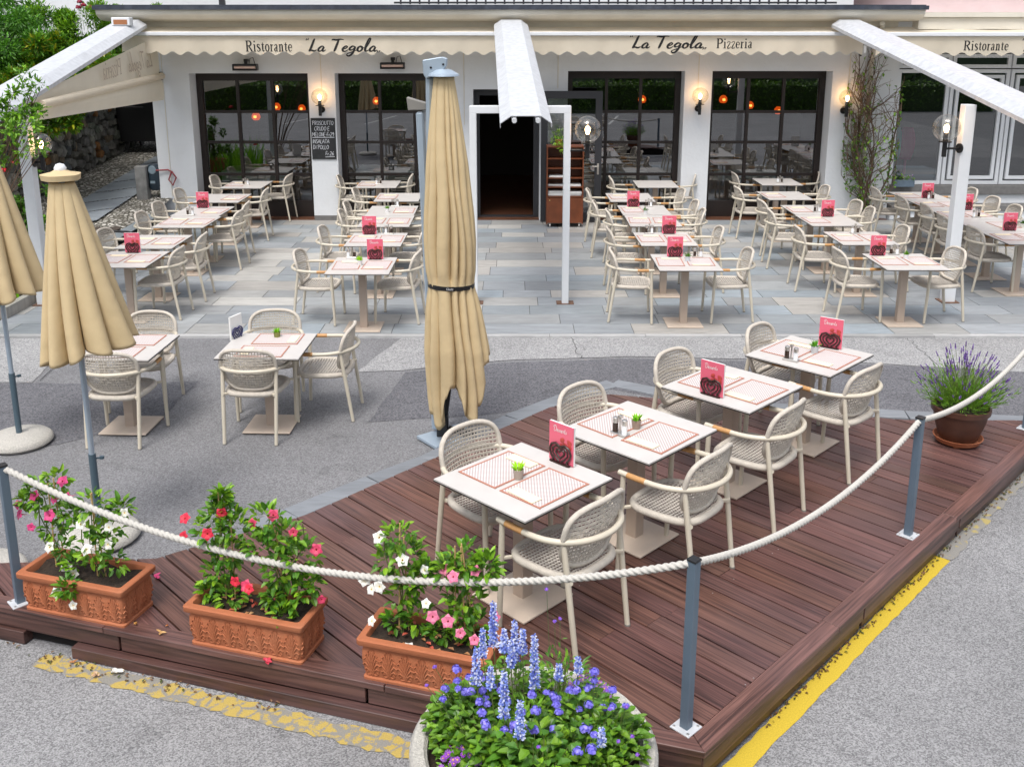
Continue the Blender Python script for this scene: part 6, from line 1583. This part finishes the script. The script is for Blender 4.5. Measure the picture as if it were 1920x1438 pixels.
# ------------------------------------------------------------------ umbrellas
def pleat(n, ph, sharp=1.):
    def f(a):
        t = (a*n/(2*math.pi) + ph) % 1.0
        return 1 - abs(2*t-1)**sharp
    return f
def closed_umbrella(x, y_, label, h=2.60, zh=1.36, r_h=.305, seed=0, base=True, z0=ZA):
    th0 = random.uniform(0, 1); e_ = empty('closed_umbrella', (x, y_, z0), th0, label, 'umbrella', 'closed sand coloured umbrellas')
    rr = random.Random(seed); n = 11
    ph = [rr.uniform(-.12, .12) for _ in range(n)]
    amp = [rr.uniform(.7, 1.25) for _ in range(n)]
    m = MB(); NU, NV = 256, 44
    def fn(u, v):
        a = u*2*math.pi; k = u*n; i = int(k) % n; t = k - int(k)
        w = math.sin(math.pi*t)**.55
        Rr = .072 + (r_h*(1+.22*math.cos(a+th0))-.072)*v**.95
        depth = (.14 + .60*v)*amp[i]*.80
        rad = Rr*(1 - depth*(1-w)*(.55+.45*v)) * (1 + .05*math.sin(a*3+seed) * v)
        tw = .18*v*v + ph[i]*.18*v
        z = h-.10 - (h-.10-zh-.06*math.cos(a+th0))*v
        if v > .9: z += (v-.9)/.1*.045*(1-math.sin(math.pi*((u*n*.5) % 1)))
        return (rad*math.cos(a+tw), rad*math.sin(a+tw), z)
    m.grid(fn, NU, NV, closeu=True)
    can = m.build('canopy', M_canvas, e_, smooth=75)
    sm = can.modifiers.new('thickness', 'SOLIDIFY'); sm.thickness = .004
    m = MB(); m.lathe([(.03, h-.07), (.115, h-.085), (.12, h-.05), (.055, h-.035), (.03, h-.02)], 20, fn=lambda a, z: 1+.06*math.sin(a*5)); m.build('top_cap', M_canvas, e_, smooth=50)
    m = MB(); m.lathe([(.035, h-.03), (.038, h-.01), (.025, h+.012), (0, h+.02)], 14); m.build('finial', M_white, e_, smooth=50)
    m = MB(); m.tube([(0, 0, .62), (0, 0, h-.1)], .019, 12); m.build('pole', M_bluepl, e_, smooth=50)
    m = MB(); m.tube([(0, 0, .04), (0, 0, .64)], .025, 12); 
    m.tube([(0, 0, .60), (.06, 0, .60)], .007, 6); m.lathe([(0, 0), (.016, .0), (.016, .018), (0, .02)], 8, (.06, 0, .59)); m.build('base_tube', mat('grey_blue_tube', (.07, .11, .14), .4) if 'grey_blue_tube' not in MATS else MATS['grey_blue_tube'], e_, smooth=50)
    if base:
        m = MB(); m.lathe([(0, .005), (.24, .005), (.265, .03), (.262, .055), (.235, .082), (.12, .10), (.035, .105), (0, .105)], 40); m.build('base', M_conc, e_, smooth=40)
    for k in range(8):
        a = k*math.pi/4; m = MB(); m.tube([(.03*math.cos(a), .03*math.sin(a), h-.12), (.11*math.cos(a), .11*math.sin(a), zh+.12)], .006, 5); m.build('rib', M_white, e_)
    return e_
closed_umbrella(-2.86, 6.15, 'closed sand umbrella before the asphalt tables, base behind left flower box', seed=4)
closed_umbrella(-4.22, 7.78, 'closed sand umbrella cut by the left photo edge on a pale round concrete base', h=2.62, zh=1.28, seed=9)
m = MB(); m.lathe([(0, .005), (.26, .005), (.285, .03), (.28, .06), (.25, .09), (.1, .11), (0, .11)], 40)
o = m.build('umbrella_base', M_conc, smooth=40); o.location = (-3.42, 5.62, ZA); tag(o, 'round concrete umbrella base without umbrella at the left edge behind the deck', 'umbrella base')
# cantilever umbrella
ux, uy = -.48, 7.86
ce = empty('cantilever_umbrella', (ux, uy, ZA), 0, 'big folded cantilever umbrella with sand canopy tied by a black strap', 'umbrella')
def loc(u, v, Y): p = PY(u, v, Y); return Vector((p.x-ux, p.y-uy, p.z-ZA))
def slantbox(m, a, b, w, d):
    a = Vector(a); b = Vector(b); t = (b-a).normalized(); L = (b-a).length
    q = t.to_track_quat('Z', 'Y').to_matrix(); m.box((a+b)/2, (w, d, L), q)
# mast
m = MB(); ma = Vector((-.19, .12, .06)); mb_ = loc(787, 210, uy+.12); slantbox(m, ma, mb_, .085, .06); m.build('mast', M_bluepl, ce, bevel=.012)
m = MB(); ma2 = Vector((-.16, .14, .55)); slantbox(m, Vector((-.20, .15, 1.0)), loc(798, 205, uy+.15), .035, .05); m.build('tension_rod', M_white, ce, bevel=.004)
m = MB(); q = [loc(u, v, uy+.12) for u, v in ((763, 182), (800, 193), (800, 206), (766, 207))]
for y2 in (-.045, .045): pass
f0 = [p + Vector((0, -.05, 0)) for p in q]; f1 = [p + Vector((0, .05, 0)) for p in q]
i0 = [m.av(p) for p in f0]; i1 = [m.av(p) for p in f1]; m.f.append(i0[::-1]); m.f.append(i1)
for k in range(4): j = (k+1) % 4; m.f.append([i0[k], i0[j], i1[j], i1[k]])
m.build('mast_head', mat('taupe_plastic', (.22, .21, .19), .5), ce, bevel=.006)
m = MB(); slantbox(m, Vector((-.20, .05, .95)), loc(806, 145, uy+.0), .062, .05); m.build('arm', M_bluepl, ce, bevel=.012)
m = MB(); q = [loc(u, v, uy) for u, v in ((793, 113), (829, 107), (839, 110), (838, 124), (832, 131), (812, 142), (800, 148), (795, 140))]
f0 = [p + Vector((0, -.055, 0)) for p in q]; f1 = [p + Vector((0, .055, 0)) for p in q]
i0 = [m.av(p) for p in f0]; i1 = [m.av(p) for p in f1]; n = len(q); m.f.append(i0); m.f.append(i1[::-1])
for k in range(n): j = (k+1) % n; m.f.append([i0[k], i1[k], i1[j], i0[j]])
ah = m.build('arm_head', M_bluepl, ce, bevel=.006)
m = MB()
for u, v in ((809, 127), (832, 121)):
    p = loc(u, v, uy); m.lathe([(.009, 0), (.009, .004), (0, .004)], 8, p + Vector((0, -.056, 0)), M=Matrix.Rotation(R(90), 3, 'X'))
m.build('bolt', M_black, ah)
hub = loc(832, 142, uy-.03)
m = MB(); m.lathe([(.125, -.005), (.12, .01), (.06, .045), (.03, .05), (0, .05)], 28, hub); m.build('hub', M_bluepl, ce, smooth=40)
# canopy body
m = MB(); NU, NV = 288, 70; nP = 15; rr = random.Random(6)
pa = [rr.uniform(-.25, .25) for _ in range(nP)]; am = [rr.uniform(.6, 1.3) for _ in range(nP)]
topz = hub.z - .01; cx0, cy0 = hub.x, hub.y
def hem(a):     # bottom height of the cloth by direction; a=-90deg faces the camera, 0 is right
    d_ = math.degrees(a) % 360
    tab = [(0, .62), (25, .72), (60, .55), (100, .5), (140, .35), (180, .22), (205, .12), (228, .0), (244, .10), (256, .30), (266, .40), (274, .39), (280, .30), (288, .16), (302, .08), (315, .22), (330, .42), (345, .58), (360, .62)]
    for (a0, z0_), (a1, z1_) in zip(tab, tab[1:]):
        if a0 <= d_ <= a1: t = (d_-a0)/(a1-a0); t = t*t*(3-2*t); return z0_ + (z1_-z0_)*t
    return .4
strap_z = 1.40
RT = [(3.08, .078), (2.84, .112), (2.41, .168), (1.98, .205), (1.76, .214), (1.52, .205), (1.40, .192), (1.15, .225), (.85, .25), (.4, .235), (0, .21)]
def fn(u, v):
    a = u*2*math.pi; zb = hem(a) + .16; z = topz - (topz-zb)*v
    k = (u + .022*math.sin(u*2*math.pi*2+1) + .012*math.sin(u*2*math.pi*5))*nP % nP; i = int(k) % nP; t = k-int(k); w = math.sin(math.pi*t)**.6
    for (z1, r1), (z2, r2) in zip(RT, RT[1:]):
        if z1 >= z >= z2: q = (z1-z)/(z1-z2); Rr = r1+(r2-r1)*q; break
    else: Rr = RT[0][1] if z > RT[0][0] else RT[-1][1]
    if z < strap_z: Rr += .13*((strap_z-z)/strap_z)*max(0, math.cos(a - R(-12)))
    dp = (.12 + .34*min(1, (topz-z)/.9))*am[i]*.8
    rad = Rr*(1-dp*(1-w))
    if abs(z-strap_z) < .10: q = 1-abs(z-strap_z)/.10; rad = rad*(1-q) + (.178+.012*w)*q
    aa = a + pa[i]*.25*(topz-z)/topz + .06*math.sin(z*5+i)
    return (cx0 + .02*(topz-z) + rad*math.cos(aa)*1.0, cy0 + rad*math.sin(aa)*.85, z)
m.grid(fn, NU, NV, closeu=True); cp = m.build('canopy', M_canvas, ce, smooth=75)
sm = cp.modifiers.new('thickness', 'SOLIDIFY'); sm.thickness = .004
m = MB(); sx_, sy_ = cx0 + .02*(topz-strap_z), cy0
m.lathe([(.190, -.018), (.195, -.018), (.195, .018), (.190, .018), (.190, -.018)], 40, (sx_, sy_, strap_z), M=Matrix.Rotation(R(1.5), 3, 'Y') @ Matrix.Diagonal((1, .86, 1))); stp = m.build('strap', M_black, ce, smooth=30)
LG = {'G': (.7, [arc(.36, .5, .30, .46, 50, 330, .13)+[(.62, .45, .13), (.40, .45, .13)]]), 'l': (.3, [[(.15, 0, .14), (.15, 1.05, .14)]]), 'a': (.6, [arc(.28, .32, .2, .3, 0, 360, .13), [(.48, .62, .13), (.48, 0, .13)]]), 't': (.42, [[(.2, .9, .14), (.2, .1, .14), (.34, .02, .13)], [(.02, .62, .12), (.38, .62, .12)]]), 'z': (.5, [[(.06, .6, .12), (.42, .6, .12), (.06, .04, .12), (.44, .04, .12)]])}
m = MB(); write(m, 'Glatz', LG, 0, -.009, .020, 1.15, lambda x, z: (sx_ + .197*math.sin((x-.03)/.197), sy_ - .172*math.cos((x-.03)/.197), strap_z + z - .0), 0); m.build('lettering', mat('grey_print', (.55, .55, .55), .7), stp)
# inner pole, foot and crank
m = MB(); m.tube([Vector((cx0+.02, cy0, 1.0)), Vector((cx0+.0, cy0+.03, .5)), Vector((-.10, .02, .2))], .024, 10); m.build('runner', M_black, ce)
m = MB(); m.box((-.08, .02, .025), (.44, .30, .03), Matrix.Rotation(R(38), 3, 'Z')); m.build('foot_plate', M_bluepl, ce, bevel=.004)
m = MB(); m.box((-.12, .02, .13), (.10, .10, .20)); m.box((.05, -.02, .085), (.26, .07, .05), Matrix.Rotation(R(22), 3, 'Y') @ Matrix.Rotation(R(25), 3, 'Z')); m.build('joint', M_black, ce, bevel=.01)
m = MB(); m.box((-.205, .0, .75), (.05, .05, .32)); m.lathe([(.012, 0), (.012, .03), (0, .03)], 10, (-.205, -.05, .62), M=Matrix.Rotation(R(90), 3, 'X')); m.build('crank_housing', M_bluepl, ce, bevel=.006)

# ------------------------------------------------------------------ greenery at the left
def tree_crown(name, loc_, blobs, n, L, w, cols, label, cat='shrub', grp=None, seed=1, trunk=True, stems=(), spread=1.0):
    e_ = empty(name, loc_, 0, label, cat, grp); rr = random.Random(seed)
    mb = MB(); tot = sum(b[3]**2 for b in blobs)
    for b in blobs:
        nb = int(n*b[3]**2/tot); sub = [(Vector(b[:3]) + rndv(rr)*b[3]*rr.uniform(.3, 1), b[3]*rr.uniform(.18, .38)) for _ in range(max(6, int(18*b[3])))]
        for i in range(nb):
            p, r_ = rr.choice(sub); v = rndv(rr); q = p + v*r_*rr.uniform(.2, 1)
            c_ = rr.choice(cols); k = rr.uniform(.6, 1.35); d_ = (v + rndv(rr)*.6 + Vector((0, 0, .2)))
            leaf(mb, q, d_, Vector((0, 0, 1)) if rr.random() < .6 else rndv(rr), L*rr.uniform(.6, 1.3), w*rr.uniform(.7, 1.2), (c_[0]*k, c_[1]*k, c_[2]*k))
    mb.build('crown', M_leaf, e_)
    if trunk:
        m = MB()
        for b in blobs:
            pts = [Vector((0, 0, 0)), Vector((b[0]*.3, b[1]*.3, b[2]*.4)), Vector(b[:3])]
            m.tube(pts, [.05*b[3]+.004, .03*b[3]+.003, .004], 6)
            for k in range(5): m.tube([pts[1].lerp(pts[2], .5), pts[2] + rndv(rr)*b[3]*.8], [.006, .002], 4, cap=False)
        m.build('trunk', M_bark, e_)
    return e_
FG = [(1.0, 1.0, .8), (1.5, 1.35, .8), (.7, .85, .8), (2.1, 1.8, .8), (1.2, 1.3, 1.0)]
def bl(u, v, Y, r_, o): p = PY(u, v, Y); return (p.x-o[0], p.y-o[1], p.z-o[2], r_)
o = (-10.2, 18.5, 1.2)
tree_crown('juniper_shrub', o, [bl(20, 60, 18, .75, o), (bl(80, 110, 17.5, .7, o)), bl(10, 140, 17, .7, o), bl(30, 10, 19, .6, o)], 15000, .09, .026, [(.7, .95, 1.0), (.5, .75, .85), (1.0, 1.2, 1.1)], 'bluish dense juniper at the top left corner', seed=2)
o = (-9.6, 19.5, 1.4)
tree_crown('hedge_shrub', o, [bl(170, 75, 19, .65, o), bl(250, 60, 20, .6, o), bl(110, 60, 19, .6, o), bl(305, 70, 22, .45, o), bl(210, 60, 21, .6, o), bl(280, 60, 21, .5, o)], 22000, .09, .030, FG, 'yellow green hedge shrub hanging over the rubble wall', seed=3)
o = (-9.2, 17.5, 1.2)
tree_crown('leafy_shrub', o, [bl(120, 170, 16.5, .55, o), bl(50, 200, 16, .6, o), bl(180, 130, 18, .5, o), bl(90, 130, 17, .6, o), bl(240, 105, 19.5, .42, o)], 12000, .11, .05, [(.8, .95, .8), (.6, .75, .7), (1.2, 1.2, .8), (2.2, 1.1, .5)], 'dark leafy shrub behind the left galvanised beam', seed=4)
o = (-6.3, 10.4, ZA)
tree_crown('young_tree', o, [bl(20, 180, 10.5, .30, o), bl(30, 235, 10.3, .30, o), bl(60, 270, 10.2, .16, o), bl(10, 290, 10.3, .25, o), bl(60, 215, 10.4, .14, o), bl(-60, 220, 10.4, .5, o), bl(-90, 120, 10.6, .5, o), bl(70, 165, 10.6, .10, o)], 2600, .062, .030, [(1.1, 1.1, .9), (.8, .95, .9), (1.6, 1.5, .9)], 'young tree branch with small oval leaves hanging in at the left edge before the post', 'tree', seed=5)
# roses above the hedge
for i, (u, v) in enumerate(((150, 6), (157, 12), (147, 16), (172, 15))):
    p = PY(u, v, 19); m = MB(); rr = random.Random(i)
    puff(m, (0, 0, 0), .06, [(.35, .01, .05), (.25, .01, .03)], rr, 40); m.tube([(0, 0, 0), (.03, 0, -.5)], .008, 4)
    o_ = m.build('rose_bloom', M_fpink); o_.location = p; tag(o_, 'dark red rose bloom above the hedge at the top left', 'flower', 'dark red roses above the hedge')
# white house behind the hedge
wh = empty('white_house', (-12, 34, 0), 0, 'white house wall behind the hedge at the top left', 'building')
m = MB(); m.box((-3, 0, 4), (16, 1, 9)); m.build('wall', M_wall, wh)
m = MB(); m.box((-3, -.3, 8.6), (17, 2, .2)); m.build('roof', M_slate, wh)
# grass bed
gb = empty('iris_clump', (-6.6, 12.8, 0), 0, 'tall sword shaped green leaves in the bed behind the left post', 'plant')
rr = random.Random(8); m = MB()
for i in range(260):
    x, y_ = rr.uniform(-.75, .32), rr.uniform(-1.6, 1.3); h = rr.uniform(.45, 1.05); dx, dy = rr.uniform(-.35, .35), rr.uniform(-.3, .3); w2 = rr.uniform(.010, .018)
    c_ = rr.choice([(1.1, 1.3, .8), (1.8, 1.9, 1), (.8, 1.0, .7), (2.3, 2.2, 1.2)])
    prev = None
    for k in range(6):
        t = k/5; p = Vector((x+dx*t*t*h, y_+dy*t*t*h, h*t*(1-.15*t))); ww = w2*(1-t**2)+.001
        cur = (m.av(p-Vector((ww, 0, 0)), c_), m.av(p+Vector((ww, 0, 0)), c_))
        if prev: m.f.append([prev[0], prev[1], cur[1], cur[0]])
        prev = cur
m.build('leaves', M_leaf, gb)
sb = MB(); sb.poly([(-8.7, 10.9, .0), (-6.18, 10.9, .0), (-6.18, 14.3, .0), (-8.7, 14.3, .0)]); tag(sb.build('flower_bed_soil', M_soil), kind='structure')
kb2 = MB(); band(kb2, [(-6.14, 11.3), (-6.14, 14.2)], .09, -.02, .14, (.33, .31, .28), .01, .7, 6); tag(kb2.build('bed_edging', M_slab), 'low stone edging of the grass bed beside the left post', 'edging')
tpz = empty('terracotta_pot', (-6.95, 13.6, .0), 0, 'terracotta pot half hidden by grass behind the left post', 'pot')
m = MB(); m.lathe([(.16, 0), (.24, .42), (.27, .43), (.27, .52), (.24, .52), (.22, .46), (0, .46)], 24); m.build('body', M_terra, tpz, smooth=40)
o = (-6.95, 13.6, .5)
tree_crown('red_rose_bush', o, [(0, 0, .35, .32), (-.25, .1, .6, .3), (.1, .2, .7, .25), (.25, 0, .25, .22)], 1500, .07, .04, [(.6, .8, .7), (.9, 1, .8), (.5, .6, .6)], 'dark green rose bush with red flowers in the terracotta pot', 'plant', seed=12)
for i, (u, v) in enumerate(((28, 307), (8, 322), (74, 445))):
    p = PY(u, v, 13.0 if i < 2 else 12.6); m = MB(); puff(m, (0, 0, 0), .055, [(.65, .01, .02), (.5, .01, .02)], random.Random(i), 40); o_ = m.build('rose_bloom', M_fpink); o_.location = p
    tag(o_, ['bright red rose just left of the left white post', 'red rose at the very left edge', 'small red bloom low in the grass bed'][i], 'flower', 'bright red roses in the bed')
# ------------------------------------------------------------------ beyond the camera (mirrored in the window panes)
hb = MB(); rr = random.Random(44)
hd_ = empty('boxwood_hedge', (0, -9.5, 0), 0, 'long dark green clipped hedge beyond the road', 'hedge')
for i in range(9000):
    x = rr.uniform(-22, 22); f_ = rr.random(); 
    if f_ < .7: p = Vector((x, .5+rr.uniform(-.06, .05), rr.uniform(ZA, 1.15)))
    else: p = Vector((x, rr.uniform(-.5, .5), 1.15+rr.uniform(-.05, .08)))
    leaf(hb, p, rndv(rr), Vector((0, 0, 1)), .16, .10, (rr.uniform(.4, 1.1),)*3)
hb.box((0, 0, .5), (44, .9, 1.15), None, (.25, .3, .3)); hb.build('foliage', M_leaf, hd_)
for i, (x, y_, r_) in enumerate(((-14, -16, 3), (-7, -15, 2.6), (-1, -17, 3.2), (6, -15, 2.8), (13, -16, 3.1), (20, -17, 3))):
    tree_crown('roadside_tree', (x, y_, ZA), [(0, 0, 4.4, r_), (1, .6, 3.2, r_*.7), (-1.3, .4, 3.4, r_*.7), (0, .8, 2.2, r_*.6)], 2600, .5, .34, [(.6, .7, .7), (.9, 1, .8), (.4, .5, .5)], ['leftmost', 'second', 'third', 'fourth', 'fifth', 'rightmost'][i] + ' leafy roadside tree beyond the hedge, seen only mirrored', 'tree', 'trees beyond the road', seed=50+i)
bkh = MB(); bkh.grid(lambda u, v: (-70+140*u, -32-14*v, ZA + 13*math.sin(v*math.pi/2)*(1+.2*math.sin(u*11))), 24, 6); tag(bkh.build('added_hill', mat('added_hill_green', (.03, .055, .025), .95, var=.4, vs=.6), smooth=70), kind='structure')  # hill added out of view so the panes mirror dark, not bright sky
